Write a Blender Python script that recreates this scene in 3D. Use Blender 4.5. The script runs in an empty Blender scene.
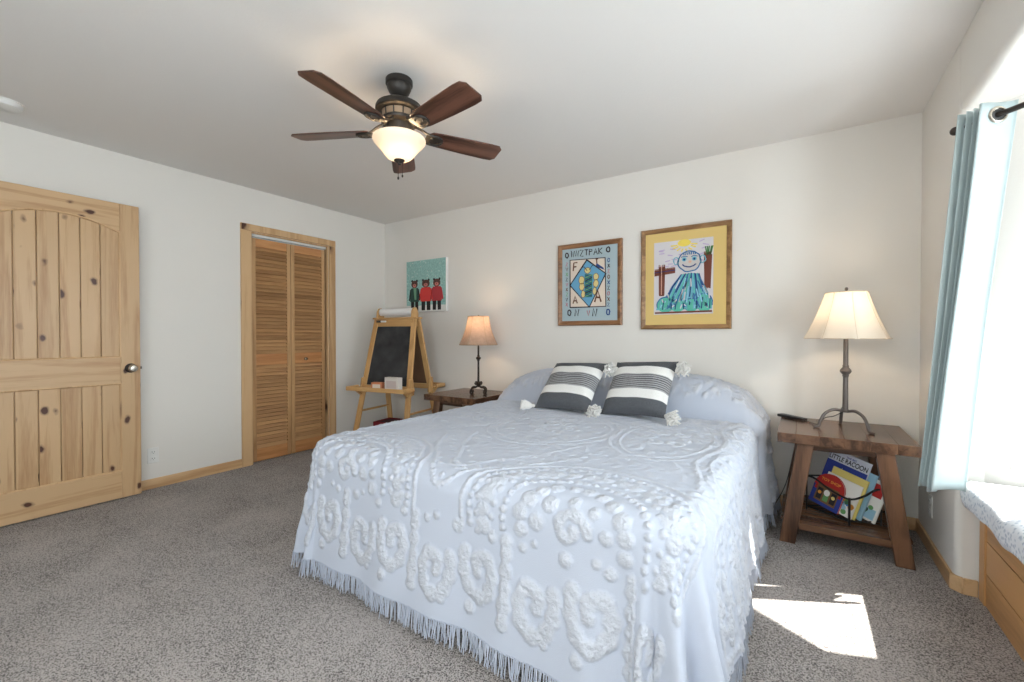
import bpy, math, random
import numpy as np
from mathutils import Vector, Matrix, Euler
random.seed(7); rng = np.random.default_rng(7)
S = bpy.context.scene
COL = S.collection
PI = math.pi

# ------------------------------------------------------------------ camera
F_PX = 437.3
cam = bpy.data.cameras.new('camera'); cam.sensor_width = 36; cam.lens = 36*F_PX/1024
cam.clip_start = .05
CAM = bpy.data.objects.new('camera', cam); COL.objects.link(CAM)
CAM.location = (0, 0, 1.1435)
CAM.rotation_euler = Euler((PI/2 - math.radians(.697), 0, math.radians(33.463)), 'XYZ')
S.camera = CAM

# ------------------------------------------------------------------ world, sun, daylight, exposure
S.view_settings.view_transform = 'Standard'
S.view_settings.look = 'None'
S.view_settings.gamma = 1
S.view_settings.use_curve_mapping = False
S.view_settings.exposure = 0.07
w = bpy.data.worlds.new('sky'); S.world = w; w.use_nodes = True
w.node_tree.nodes['Background'].inputs[0].default_value = (.90, .96, 1, 1)
w.node_tree.nodes['Background'].inputs[1].default_value = 4.0

def light(name, kind, loc, energy, color=(1, 1, 1), **kw):
    l = bpy.data.lights.new(name, kind); l.energy = energy; l.color = color
    for k, v in kw.items(): setattr(l, k, v)
    o = bpy.data.objects.new(name, l); COL.objects.link(o); o.location = loc
    return o
def aim(o, d): o.rotation_euler = Vector(d).to_track_quat('-Z', 'Y').to_euler()
SUN_AZ = Vector((.935, .355, 0)).normalized(); SUN_TAN = 1.42
sun = light('sun', 'SUN', (6, 6, 6), 22, (1, .95, .88), angle=math.radians(.6))
aim(sun, -(SUN_AZ + Vector((0, 0, SUN_TAN))))
a = light('bay_daylight', 'AREA', (1.71, 1.30, 1.30), 40, (.82, .91, 1), shape='RECTANGLE', size=.70, size_y=1.45); aim(a, (-1, 0, 0))
a = light('side_fill', 'AREA', (.84, -.42, 1.35), 37, (.86, .93, 1), shape='RECTANGLE', size=1.2, size_y=1.3); aim(a, (-1, 0, 0))  # added fill lamp outside an invented window in the right wall
a = light('rear_fill', 'AREA', (-1.0, -1.62, 1.45), 22, (1, .97, .93), shape='RECTANGLE', size=1.4, size_y=1.5); aim(a, (0, 1, 0))  # added fill lamp behind the viewer, outside an invented rear window

# ------------------------------------------------------------------ helpers
class MB:
    def __init__(s): s.v = []; s.f = []; s.m = []; s.cur = 0
    def add(s, vs, fs, m=None):
        n = len(s.v); s.v += [tuple(p) for p in vs]
        s.f += [tuple(i+n for i in f) for f in fs]
        s.m += [s.cur if m is None else m]*len(fs)
    def box(s, c, d, R=None, m=None):
        c = Vector(c); hx, hy, hz = d[0]/2, d[1]/2, d[2]/2
        vs = [Vector((x*hx, y*hy, z*hz)) for x in (-1, 1) for y in (-1, 1) for z in (-1, 1)]
        if R is not None: vs = [R @ p for p in vs]
        s.add([c+p for p in vs], [(0,1,3,2),(4,6,7,5),(0,4,5,1),(2,3,7,6),(0,2,6,4),(1,5,7,3)], m)
    def bb(s, x0, x1, y0, y1, z0, z1, m=None):
        s.box(((x0+x1)/2, (y0+y1)/2, (z0+z1)/2), (abs(x1-x0), abs(y1-y0), abs(z1-z0)), None, m)
    def bar(s, a, b, wx, wy, up=(0, 1, 0), m=None):      # rectangular bar from a to b
        a = Vector(a); b = Vector(b); z = (b-a).normalized(); y = Vector(up); x = y.cross(z).normalized(); y = z.cross(x)
        R = Matrix((x, y, z)).transposed()
        s.box((a+b)/2, (wx, wy, (b-a).length), R, m)
    def hexa(s, q0, q1, m=None):                          # two quads (same winding) joined
        s.add(list(q0)+list(q1), [(3,2,1,0),(4,5,6,7),(0,1,5,4),(1,2,6,5),(2,3,7,6),(3,0,4,7)], m)
    def tube(s, pts, r, n=8, m=None, cap=True):
        P = [Vector(p) for p in pts]; k = len(P); vs = []; fs = []
        rr = r if hasattr(r, '__len__') else [r]*k
        ref = None
        for i in range(k):
            t = (P[min(i+1, k-1)]-P[max(i-1, 0)]).normalized()
            if ref is None: ref = t.orthogonal().normalized()
            ref = (ref - t*ref.dot(t)).normalized(); bn = t.cross(ref)
            for j in range(n):
                an = 2*PI*j/n; vs.append(P[i]+(ref*math.cos(an)+bn*math.sin(an))*rr[i])
        for i in range(k-1):
            for j in range(n):
                j2 = (j+1) % n; fs.append((i*n+j, i*n+j2, (i+1)*n+j2, (i+1)*n+j))
        if cap: fs += [tuple(reversed(range(n))), tuple(range((k-1)*n, k*n))]
        s.add(vs, fs, m)
    def lathe(s, prof, n=32, c=(0, 0, 0), R=None, m=None, sq=None):
        vs = []; fs = []; k = len(prof); c = Vector(c)
        for r, z in prof:
            for j in range(n):
                an = 2*PI*j/n; p = Vector((r*math.cos(an), r*math.sin(an), z))
                vs.append(c + (R @ p if R is not None else p))
        for i in range(k-1):
            for j in range(n):
                j2 = (j+1) % n; fs.append((i*n+j, i*n+j2, (i+1)*n+j2, (i+1)*n+j))
        s.add(vs, fs, m)
    def prism(s, poly, h0, h1, fn, m=None):               # polygon (a,b) extruded from h0 to h1; fn(a,b,h)->xyz
        k = len(poly)
        vs = [fn(a, b, h0) for a, b in poly]+[fn(a, b, h1) for a, b in poly]
        fs = [tuple(reversed(range(k))), tuple(range(k, 2*k))]+[(i, (i+1) % k, k+(i+1) % k, k+i) for i in range(k)]
        s.add(vs, fs, m)
    def grid(s, G, m=None, close_u=False):                # G[i][j] points
        a = len(G); b = len(G[0]); vs = [p for row in G for p in row]; fs = []
        for i in range(a-1+(1 if close_u else 0)):
            i2 = (i+1) % a
            for j in range(b-1): fs.append((i*b+j, i2*b+j, i2*b+j+1, i*b+j+1))
        s.add(vs, fs, m)
    def sphere(s, c, r, nu=16, nv=10, m=None, sc=(1, 1, 1)):
        prof = [(max(1e-4, r*math.sin(PI*i/nv)), -r*math.cos(PI*i/nv)) for i in range(nv+1)]
        R = Matrix.Diagonal(sc); s.lathe(prof, nu, c, R, m)
    # flat drawing on a picture face: x right, z up, the face looks along -y
    def stroke(s, pts, wd, m, y):
        P = [Vector((p[0], p[1])) for p in pts]; L = []
        for i, p in enumerate(P):
            t = (P[min(i+1, len(P)-1)]-P[max(i-1, 0)]).normalized(); nn = Vector((-t.y, t.x))*wd/2
            L.append((p+nn, p-nn))
        vs = []; fs = []
        for a, b in L: vs += [(a.x, y, a.y), (b.x, y, b.y)]
        for i in range(len(L)-1): fs.append((2*i, 2*i+1, 2*i+3, 2*i+2))
        s.add(vs, fs, m)
    def poly(s, pts, m, y): s.add([(p[0], y, p[1]) for p in pts], [tuple(range(len(pts)))], m)
    def disc(s, c, rx, rz, m, y, n=22): s.poly([(c[0]+rx*math.cos(2*PI*i/n), c[1]+rz*math.sin(2*PI*i/n)) for i in range(n)], m, y)

def obj(name, mb, mats, parent=None, bevel=0, angle=35, loc=None, subsurf=0, seg=2):
    me = bpy.data.meshes.new(name); me.from_pydata(mb.v, [], mb.f)
    if not isinstance(mats, (list, tuple)): mats = [mats]
    for x in mats: me.materials.append(x)
    if len(mats) > 1: me.polygons.foreach_set('material_index', mb.m)
    me.validate(); me.update()
    me.shade_smooth(); me.set_sharp_from_angle(angle=math.radians(angle))
    o = bpy.data.objects.new(name, me); COL.objects.link(o)
    if loc is not None: o.location = loc
    if parent is not None: o.parent = parent
    if bevel:
        b = o.modifiers.new('bevel', 'BEVEL'); b.width = bevel; b.segments = seg; b.limit_method = 'ANGLE'; b.angle_limit = math.radians(40)
    if subsurf:
        m_ = o.modifiers.new('sub', 'SUBSURF'); m_.levels = subsurf; m_.render_levels = subsurf
    return o
def tag(o, label=None, cat=None, group=None, kind=None):
    if label: o['label'] = label
    if cat: o['category'] = cat
    if group: o['group'] = group
    if kind: o['kind'] = kind
    return o
def thing(name, label, cat, loc=(0, 0, 0), rz=0, group=None, kind=None):
    o = bpy.data.objects.new(name, None); COL.objects.link(o); o.empty_display_size = .1
    o.location = loc; o.rotation_euler = (0, 0, rz)
    return tag(o, label, cat, group, kind)
def struct(name, mb, mats, label, cat, bevel=0, **kw):
    return tag(obj(name, mb, mats, None, bevel, **kw), label, cat, None, 'structure')
def copy_tree(o, parent=None):
    c = o.copy(); COL.objects.link(c)
    if parent is not None: c.parent = parent
    for ch in list(o.children): copy_tree(ch, c)
    return c
def sm(x, a, b):
    t = np.clip((np.asarray(x, float)-a)/(b-a), 0, 1); return t*t*(3-2*t)
def spline(P, n=8):
    P = [Vector(p) for p in P]; out = []
    for i in range(len(P)-1):
        p0 = P[max(i-1, 0)]; p1 = P[i]; p2 = P[i+1]; p3 = P[min(i+2, len(P)-1)]
        for k in range(n):
            t = k/n
            out.append(.5*((2*p1)+(p2-p0)*t+(2*p0-5*p1+4*p2-p3)*t*t+(3*p1-p0-3*p2+p3)*t**3))
    out.append(P[-1]); return out

# ------------------------------------------------------------------ materials
def new_mat(name):
    m = bpy.data.materials.new(name); m.use_nodes = True
    nt = m.node_tree; return m, nt, nt.nodes['Principled BSDF']
def mat(name, c, rough=.6, metal=0, bump=0, bscale=200, var=0, vscale=20, sheen=0, emit=None, es=0, spec=None, transl=0):
    m, nt, b = new_mat(name); N = nt.nodes; L = nt.links
    b.inputs['Base Color'].default_value = (*c, 1); b.inputs['Roughness'].default_value = rough; b.inputs['Metallic'].default_value = metal
    if spec is not None: b.inputs['Specular IOR Level'].default_value = spec
    if sheen: b.inputs['Sheen Weight'].default_value = sheen
    if emit: b.inputs['Emission Color'].default_value = (*emit, 1); b.inputs['Emission Strength'].default_value = es
    tc = N.new('ShaderNodeTexCoord')
    if bump:
        n = N.new('ShaderNodeTexNoise'); n.inputs['Scale'].default_value = bscale; n.inputs['Detail'].default_value = 3
        L.new(tc.outputs['Object'], n.inputs['Vector'])
        bp = N.new('ShaderNodeBump'); bp.inputs['Strength'].default_value = bump; bp.inputs['Distance'].default_value = .002
        L.new(n.outputs['Fac'], bp.inputs['Height']); L.new(bp.outputs[0], b.inputs['Normal'])
    if var:
        n = N.new('ShaderNodeTexNoise'); n.inputs['Scale'].default_value = vscale; n.inputs['Detail'].default_value = 3
        L.new(tc.outputs['Object'], n.inputs['Vector'])
        r = N.new('ShaderNodeValToRGB'); r.color_ramp.elements[0].position = .3; r.color_ramp.elements[1].position = .7
        r.color_ramp.elements[0].color = (*[x*(1-var) for x in c], 1); r.color_ramp.elements[1].color = (*[min(1, x*(1+var)) for x in c], 1)
        L.new(n.outputs['Fac'], r.inputs[0]); L.new(r.outputs[0], b.inputs['Base Color'])
    if transl:
        t = N.new('ShaderNodeBsdfTranslucent'); t.inputs[0].default_value = (*c, 1)
        mx = N.new('ShaderNodeMixShader'); mx.inputs[0].default_value = transl
        L.new(b.outputs[0], mx.inputs[1]); L.new(t.outputs[0], mx.inputs[2]); L.new(mx.outputs[0], N['Material Output'].inputs[0])
    return m
def wood(name, dark, light_, axis=2, scale=9, stretch=.09, rough=.45, knots=0, island=.0, knot_c=(.075, .022, .01), bump=.15, contrast=(.3, .72)):
    m, nt, b = new_mat(name); N = nt.nodes; L = nt.links
    tc = N.new('ShaderNodeTexCoord'); geo = N.new('ShaderNodeNewGeometry')
    mp = N.new('ShaderNodeMapping'); sc = [1, 1, 1]; sc[axis] = stretch; mp.inputs['Scale'].default_value = sc
    off = N.new('ShaderNodeVectorMath'); off.operation = 'SCALE'; off.inputs['Scale'].default_value = 7.3
    cb = N.new('ShaderNodeCombineXYZ')
    for i in range(3): L.new(geo.outputs['Random Per Island'], cb.inputs[i])
    L.new(cb.outputs[0], off.inputs[0])
    ad = N.new('ShaderNodeVectorMath'); ad.operation = 'ADD'; L.new(tc.outputs['Object'], ad.inputs[0]); L.new(off.outputs[0], ad.inputs[1])
    L.new(ad.outputs[0], mp.inputs['Vector'])
    n1 = N.new('ShaderNodeTexNoise'); n1.inputs['Scale'].default_value = scale; n1.inputs['Detail'].default_value = 4; n1.inputs['Distortion'].default_value = .8
    L.new(mp.outputs[0], n1.inputs['Vector'])
    mu = N.new('ShaderNodeMath'); mu.operation = 'MULTIPLY'; mu.inputs[1].default_value = 5.5; L.new(n1.outputs['Fac'], mu.inputs[0])
    fr = N.new('ShaderNodeMath'); fr.operation = 'PINGPONG'; fr.inputs[1].default_value = 1; L.new(mu.outputs[0], fr.inputs[0])
    n2 = N.new('ShaderNodeTexNoise'); n2.inputs['Scale'].default_value = scale*16; n2.inputs['Detail'].default_value = 2
    L.new(mp.outputs[0], n2.inputs['Vector'])
    mix = N.new('ShaderNodeMix'); mix.inputs[0].default_value = .45
    L.new(fr.outputs[0], mix.inputs[2]); L.new(n2.outputs['Fac'], mix.inputs[3])
    r = N.new('ShaderNodeValToRGB'); e = r.color_ramp.elements
    e[0].position = contrast[0]; e[1].position = contrast[1]; e[0].color = (*dark, 1); e[1].color = (*light_, 1)
    L.new(mix.outputs[0], r.inputs[0]); out = r.outputs[0]
    if island:
        hs = N.new('ShaderNodeHueSaturation'); mr = N.new('ShaderNodeMapRange')
        mr.inputs['To Min'].default_value = 1-island; mr.inputs['To Max'].default_value = 1+island
        L.new(geo.outputs['Random Per Island'], mr.inputs['Value']); L.new(mr.outputs[0], hs.inputs['Value'])
        L.new(out, hs.inputs['Color']); out = hs.outputs[0]
    if knots:
        mk = N.new('ShaderNodeMapping'); sk = [1, 1, 1]; sk[axis] = .62; mk.inputs['Scale'].default_value = sk
        L.new(ad.outputs[0], mk.inputs['Vector'])
        nd = N.new('ShaderNodeTexNoise'); nd.inputs['Scale'].default_value = 14
        L.new(tc.outputs['Object'], nd.inputs['Vector'])
        s1 = N.new('ShaderNodeVectorMath'); s1.operation = 'SCALE'; s1.inputs['Scale'].default_value = .03
        L.new(nd.outputs['Color'], s1.inputs[0])
        a2 = N.new('ShaderNodeVectorMath'); L.new(mk.outputs[0], a2.inputs[0]); L.new(s1.outputs[0], a2.inputs[1])
        vo = N.new('ShaderNodeTexVoronoi'); vo.inputs['Scale'].default_value = knots; L.new(a2.outputs[0], vo.inputs['Vector'])
        kr = N.new('ShaderNodeValToRGB'); ke = kr.color_ramp.elements
        ke[0].position = .095; ke[0].color = (1, 1, 1, 1); ke[1].position = .175; ke[1].color = (0, 0, 0, 1)
        el = kr.color_ramp.elements.new(.125); el.color = (.45, .45, .45, 1)
        L.new(vo.outputs['Distance'], kr.inputs[0])
        mx = N.new('ShaderNodeMix'); mx.data_type = 'RGBA'; L.new(kr.outputs[0], mx.inputs[0])
        L.new(out, mx.inputs[6]); mx.inputs[7].default_value = (*knot_c, 1); out = mx.outputs[2]
    L.new(out, b.inputs['Base Color']); b.inputs['Roughness'].default_value = rough
    if bump:
        bp = N.new('ShaderNodeBump'); bp.inputs['Strength'].default_value = bump; bp.inputs['Distance'].default_value = .001
        L.new(mix.outputs[0], bp.inputs['Height']); L.new(bp.outputs[0], b.inputs['Normal'])
    return m

M = {}
M['wall'] = mat('wall_paint', (.80, .765, .715), .85, bump=.25, bscale=120)
M['ceil'] = mat('ceiling_paint', (.80, .775, .75), .9, bump=.35, bscale=90)
PD, PL = (.43, .235, .105), (.60, .395, .215)
M['pine_v'] = wood('knotty_pine_upright', PD, PL, 2, 11, .06, .38, knots=8, island=.04, contrast=(.1, .62))
M['pine_h'] = wood('knotty_pine_level', PD, PL, 1, 11, .06, .38, knots=8, island=.04, contrast=(.1, .62))
M['pine_x'] = wood('knotty_pine_cross', PD, PL, 0, 8, .07, .38, knots=5, island=.04, contrast=(.1, .62))
M['trim_v'] = wood('pine_trim_upright', (.46, .25, .11), (.66, .43, .23), 2, 8, .06, .4, knots=2.5, contrast=(.1, .65))
M['trim_h'] = wood('pine_trim_level', (.46, .25, .11), (.66, .43, .23), 1, 8, .06, .4, knots=2.5, contrast=(.1, .65))
M['trim_x'] = wood('pine_trim_cross', (.46, .25, .11), (.66, .43, .23), 0, 8, .06, .4, knots=2.5, contrast=(.1, .65))
M['louver'] = wood('louver_pine', (.33, .165, .07), (.52, .295, .135), 1, 10, .08, .42, island=.12, contrast=(.1, .7))
M['louver_v'] = wood('louver_stile', (.37, .19, .08), (.56, .33, .155), 2, 10, .08, .42, contrast=(.1, .7))
M['louver_rail'] = wood('louver_rail', (.42, .17, .06), (.58, .28, .11), 1, 10, .08, .42, island=.1, contrast=(.1, .7))
M['seatwood'] = wood('honey_fir', (.36, .165, .055), (.60, .32, .125), 1, 5, .12, .38, knots=7, island=.08, contrast=(.1, .7))
M['seatwood_v'] = wood('honey_fir_upright', (.40, .185, .062), (.60, .32, .125), 2, 5, .12, .38, contrast=(.1, .7))
M['table'] = wood('dark_stained_wood', (.05, .021, .011), (.175, .086, .046), 0, 7, .1, .26, knots=1.8, island=.16, knot_c=(.03, .012, .006))
M['table_y'] = wood('dark_stained_wood_deep', (.05, .021, .011), (.175, .086, .046), 1, 7, .1, .26, knots=1.8, island=.16, knot_c=(.03, .012, .006))
M['table_v'] = wood('dark_stained_wood_leg', (.05, .021, .011), (.175, .086, .046), 2, 7, .1, .32, knots=2.4, island=.12, knot_c=(.03, .012, .006))
M['easel'] = wood('honey_birch', (.50, .27, .10), (.66, .39, .16), 2, 8, .08, .35, contrast=(.1, .7))
M['easel_x'] = wood('honey_birch_level', (.50, .27, .10), (.66, .39, .16), 0, 8, .08, .35, contrast=(.1, .7))
M['blade'] = wood('mahogany_blade', (.045, .018, .012), (.17, .075, .05), 0, 9, .08, .30)
M['frame'] = wood('brown_frame', (.17, .075, .03), (.31, .15, .065), 0, 14, .15, .35)
M['frame2'] = wood('golden_brown_frame', (.22, .11, .04), (.38, .21, .09), 0, 14, .15, .35)
M['bronze'] = mat('oiled_bronze', (.045, .04, .036), .42, .6, bump=.1)
M['vent'] = mat('pale_bronze', (.42, .30, .20), .45, .5)
M['iron'] = mat('wrought_iron', (.035, .027, .023), .5, .5, bump=.4, bscale=80)
M['iron2'] = mat('brown_iron', (.14, .12, .11), .48, .5, bump=.4, bscale=80)
M['black'] = mat('black_plastic', (.012, .012, .013), .35)
M['blackwire'] = mat('black_wire', (.02, .018, .018), .4, .4)
M['nickel'] = mat('satin_nickel', (.55, .5, .43), .25, 1)
M['darkmetal'] = mat('dark_metal', (.06, .05, .045), .35, .8)
M['white'] = mat('white_plastic', (.80, .79, .76), .4)
M['slot'] = mat('slot_shadow', (.05, .05, .05), .6)
M['track'] = mat('white_track', (.66, .66, .64), .4)
M['cloth'] = None
M['mattress'] = mat('mattress_fabric', (.55, .55, .55), .9)
M['tassel'] = mat('white_yarn', (.82, .80, .77), .95, sheen=.3)
M['curtain'] = mat('aqua_curtain', (.53, .625, .635), .85, bump=.2, bscale=400, transl=.06)
M['board'] = mat('chalkboard', (.035, .035, .037), .8, var=.55, vscale=7)
M['hardboard'] = mat('brown_hardboard', (.16, .085, .045), .7)
M['paper'] = mat('white_paper', (.78, .77, .76), .9)
M['red'] = mat('red_fabric', (.20, .012, .02), .9)
M['shade'] = mat('cream_linen_shade', (.80, .73, .63), .9, bump=.3, bscale=300, transl=.36)
M['shade2'] = mat('tan_linen_shade', (.52, .37, .28), .9, bump=.3, bscale=300, transl=.30, var=.12, vscale=40)
M['seam'] = mat('shade_trim', (.42, .30, .20), .9)
M['seam2'] = mat('shade_trim_pale', (.62, .52, .40), .9)
M['bulb'] = mat('glowing_bulb', (1, .9, .75), .5, emit=(1, .74, .45), es=14)
M['bowl'] = None

def glass_mat():
    m, nt, b = new_mat('window_glass'); N = nt.nodes; L = nt.links
    t = N.new('ShaderNodeBsdfTransparent'); t.inputs[0].default_value = (.96, .98, .98, 1)
    g = N.new('ShaderNodeBsdfGlossy'); g.inputs['Roughness'].default_value = .02
    mx = N.new('ShaderNodeMixShader'); mx.inputs[0].default_value = .05; L.new(t.outputs[0], mx.inputs[1]); L.new(g.outputs[0], mx.inputs[2])
    L.new(mx.outputs[0], N['Material Output'].inputs[0]); return m
M['glass'] = glass_mat()
def bowl_mat():                                           # frosted alabaster glass lit from inside: lets the lamp through
    m, nt, b = new_mat('frosted_bowl'); N = nt.nodes; L = nt.links
    b.inputs['Base Color'].default_value = (.85, .78, .68, 1); b.inputs['Roughness'].default_value = .3
    b.inputs['Emission Color'].default_value = (1, .80, .56, 1); b.inputs['Emission Strength'].default_value = .22
    t = N.new('ShaderNodeBsdfTranslucent'); t.inputs[0].default_value = (.13, .105, .085, 1)
    mx = N.new('ShaderNodeMixShader'); mx.inputs[0].default_value = .3
    L.new(b.outputs[0], mx.inputs[1]); L.new(t.outputs[0], mx.inputs[2]); L.new(mx.outputs[0], N['Material Output'].inputs[0]); return m
M['bowl'] = bowl_mat()
def carpet_mat():
    m, nt, b = new_mat('speckled_carpet'); N = nt.nodes; L = nt.links
    tc = N.new('ShaderNodeTexCoord')
    def noise(s, d=2):
        n = N.new('ShaderNodeTexNoise'); n.inputs['Scale'].default_value = s; n.inputs['Detail'].default_value = d
        L.new(tc.outputs['Object'], n.inputs['Vector']); return n
    v = N.new('ShaderNodeTexVoronoi'); v.inputs['Scale'].default_value = 290; L.new(tc.outputs['Object'], v.inputs['Vector'])
    sx = N.new('ShaderNodeSeparateColor'); L.new(v.outputs['Color'], sx.inputs[0])
    n2 = noise(170, 3); n3 = noise(3.0, 2)
    m1 = N.new('ShaderNodeMath'); m1.operation = 'MULTIPLY_ADD'; m1.inputs[1].default_value = .55
    L.new(sx.outputs[0], m1.inputs[0]); L.new(n2.outputs['Fac'], m1.inputs[2])
    m2 = N.new('ShaderNodeMath'); m2.operation = 'MULTIPLY_ADD'; m2.inputs[1].default_value = .35
    L.new(n3.outputs['Fac'], m2.inputs[0]); L.new(m1.outputs[0], m2.inputs[2])
    r = N.new('ShaderNodeValToRGB'); e = r.color_ramp.elements
    e[0].position = .55; e[0].color = (.042, .034, .032, 1); e[1].position = 1.25 if False else 1.0; e[1].color = (.54, .49, .465, 1)
    k = e.new(.78); k.color = (.175, .152, .141, 1)
    L.new(m2.outputs[0], r.inputs[0]); L.new(r.outputs[0], b.inputs['Base Color'])
    b.inputs['Roughness'].default_value = 1; b.inputs['Specular IOR Level'].default_value = .1; b.inputs['Sheen Weight'].default_value = .15
    bp = N.new('ShaderNodeBump'); bp.inputs['Strength'].default_value = .9; bp.inputs['Distance'].default_value = .008
    L.new(m1.outputs[0], bp.inputs['Height']); L.new(bp.outputs[0], b.inputs['Normal']); return m
M['carpet'] = carpet_mat()
def chenille_mat(name, c):
    m, nt, b = new_mat(name); N = nt.nodes; L = nt.links
    tc = N.new('ShaderNodeTexCoord'); at = N.new('ShaderNodeAttribute'); at.attribute_name = 'tuft'
    n1 = N.new('ShaderNodeTexNoise'); n1.inputs['Scale'].default_value = 95; n1.inputs['Detail'].default_value = 2
    n2 = N.new('ShaderNodeTexNoise'); n2.inputs['Scale'].default_value = 420; n2.inputs['Detail'].default_value = 1
    for n in (n1, n2): L.new(tc.outputs['Object'], n.inputs['Vector'])
    a1 = N.new('ShaderNodeMath'); a1.operation = 'MULTIPLY'; L.new(n1.outputs['Fac'], a1.inputs[0]); L.new(at.outputs['Fac'], a1.inputs[1])
    a2 = N.new('ShaderNodeMath'); a2.operation = 'MULTIPLY_ADD'; a2.inputs[1].default_value = .10
    L.new(n2.outputs['Fac'], a2.inputs[0]); L.new(a1.outputs[0], a2.inputs[2])
    bp = N.new('ShaderNodeBump'); bp.inputs['Strength'].default_value = .8; bp.inputs['Distance'].default_value = .010
    L.new(a2.outputs[0], bp.inputs['Height']); L.new(bp.outputs[0], b.inputs['Normal'])
    cr = N.new('ShaderNodeValToRGB'); cr.color_ramp.elements[0].color = (*c, 1); cr.color_ramp.elements[1].color = (.585, .610, .675, 1)
    cr.color_ramp.elements[1].position = .8; L.new(at.outputs['Fac'], cr.inputs[0]); L.new(cr.outputs[0], b.inputs['Base Color'])
    b.inputs['Roughness'].default_value = .95; b.inputs['Sheen Weight'].default_value = .1
    b.inputs['Specular IOR Level'].default_value = .15
    return m
M['cloth'] = chenille_mat('pale_blue_chenille', (.53, .57, .665))
def stripes_mat():
    m, nt, b = new_mat('striped_cushion'); N = nt.nodes; L = nt.links
    tc = N.new('ShaderNodeTexCoord'); sx = N.new('ShaderNodeSeparateXYZ'); L.new(tc.outputs['Object'], sx.inputs[0])
    mr = N.new('ShaderNodeMapRange'); mr.inputs['From Min'].default_value = 0; mr.inputs['From Max'].default_value = .435; L.new(sx.outputs['Z'], mr.inputs['Value'])
    r = N.new('ShaderNodeValToRGB'); r.color_ramp.interpolation = 'CONSTANT'
    G = (.095, .10, .112); W = (.80, .79, .77); K = (.05, .05, .055); H = (.34, .34, .35)
    st = [(0, G), (.22, W), (.37, H)]
    p = .395
    while p < .62: st += [(p, K), (p+.012, H)]; p += .036
    st += [(.64, W), (.79, G)]
    e = r.color_ramp.elements; e[0].position = 0; e[0].color = (*G, 1); e[1].position = .22; e[1].color = (*W, 1)
    for q, c in st[2:]:
        x = e.new(q); x.color = (*c, 1)
    L.new(mr.outputs[0], r.inputs[0])
    n = N.new('ShaderNodeTexNoise'); n.inputs['Scale'].default_value = 260; L.new(tc.outputs['Object'], n.inputs['Vector'])
    n.inputs['Detail'].default_value = 2
    mm = N.new('ShaderNodeMix'); mm.data_type = 'RGBA'; mm.blend_type = 'OVERLAY'; mm.inputs[0].default_value = .7
    L.new(r.outputs[0], mm.inputs[6]); L.new(n.outputs['Fac'], mm.inputs[7]); L.new(mm.outputs[2], b.inputs['Base Color'])
    bp = N.new('ShaderNodeBump'); bp.inputs['Strength'].default_value = .5; bp.inputs['Distance'].default_value = .002
    L.new(n.outputs['Fac'], bp.inputs['Height']); L.new(bp.outputs[0], b.inputs['Normal'])
    b.inputs['Roughness'].default_value = .95; return m
M['stripes'] = stripes_mat()
def cushion_mat():
    m, nt, b = new_mat('grey_dotted_cotton'); N = nt.nodes; L = nt.links
    tc = N.new('ShaderNodeTexCoord'); v = N.new('ShaderNodeTexVoronoi'); v.inputs['Scale'].default_value = 70
    L.new(tc.outputs['Object'], v.inputs['Vector'])
    r = N.new('ShaderNodeValToRGB'); e = r.color_ramp.elements
    e[0].position = .2; e[0].color = (.42, .46, .54, 1); e[1].position = .5; e[1].color = (.72, .73, .76, 1)
    L.new(v.outputs['Distance'], r.inputs[0]); L.new(r.outputs[0], b.inputs['Base Color']); b.inputs['Roughness'].default_value = .95
    return m
M['seatcloth'] = cushion_mat()
_flat = {}
def flat(c, rough=.8):
    k = tuple(round(x, 3) for x in c)
    if k not in _flat: _flat[k] = mat('paint', k, rough)
    return _flat[k]
def s2l(*c): return tuple(((x/255)/12.92 if x/255 <= .04045 else ((x/255+.055)/1.055)**2.4) for x in c)

# ------------------------------------------------------------------ room
XL, YB, XR, ZC, YR = -4.051, 3.444, .580, 2.44, -1.35
mb = MB(); mb.bb(XL-.9, 1.7, YR-.2, YB+.2, -.12, 0)
struct('floor', mb, M['carpet'], 'grey brown speckled carpet covering the bedroom floor', 'carpet floor')
mb = MB(); mb.bb(XL-.2, XR+.16, YR-.2, YB+.2, ZC, ZC+.12)
struct('ceiling', mb, M['ceil'], 'plain white ceiling above the bed', 'ceiling')

def wall_cells(mb, p0, p1, n, th, z0, z1, holes=()):
    p0 = Vector(p0); p1 = Vector(p1); Ln = (p1-p0).length; t = (p1-p0)/Ln; n = Vector(n)
    ss = sorted({0, Ln, *[h[0] for h in holes], *[h[1] for h in holes]}); zs = sorted({z0, z1, *[h[2] for h in holes], *[h[3] for h in holes]})
    for i in range(len(ss)-1):
        for j in range(len(zs)-1):
            a, b, c, d = ss[i], ss[i+1], zs[j], zs[j+1]
            if any(h[0]-1e-6 <= a and b <= h[1]+1e-6 and h[2]-1e-6 <= c and d <= h[3]+1e-6 for h in holes): continue
            q = [p0+t*a, p0+t*b, p0+t*b+n*th, p0+t*a+n*th]
            mb.hexa([(x.x, x.y, c) for x in q], [(x.x, x.y, d) for x in q])
CY0, CY1, CZ = 1.952, 2.713, 2.062
mb = MB(); wall_cells(mb, (XL, YR), (XL, YB), (-1, 0), .14, 0, ZC, [(CY0-YR, CY1-YR, 0, CZ)])
struct('wall_left', mb, M['wall'], 'off-white wall holding the closet, left of the bed', 'wall')
mb = MB(); mb.bb(XL-.14, XR+.16, YB, YB+.14, 0, ZC)
struct('wall_back', mb, M['wall'], 'off-white wall behind the bed head with the framed pictures', 'wall')
RW0, RW1, RWZ0, RWZ1 = 2.75, 4.15, .75, 2.15
mb = MB(); wall_cells(mb, (XL-.14, YR), (XR+.16, YR), (0, -1), .14, 0, ZC, [(RW0, RW1, RWZ0, RWZ1)])
struct('wall_rear', mb, M['wall'], 'off-white wall behind the viewer with an added wide window for fill light', 'wall')
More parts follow.
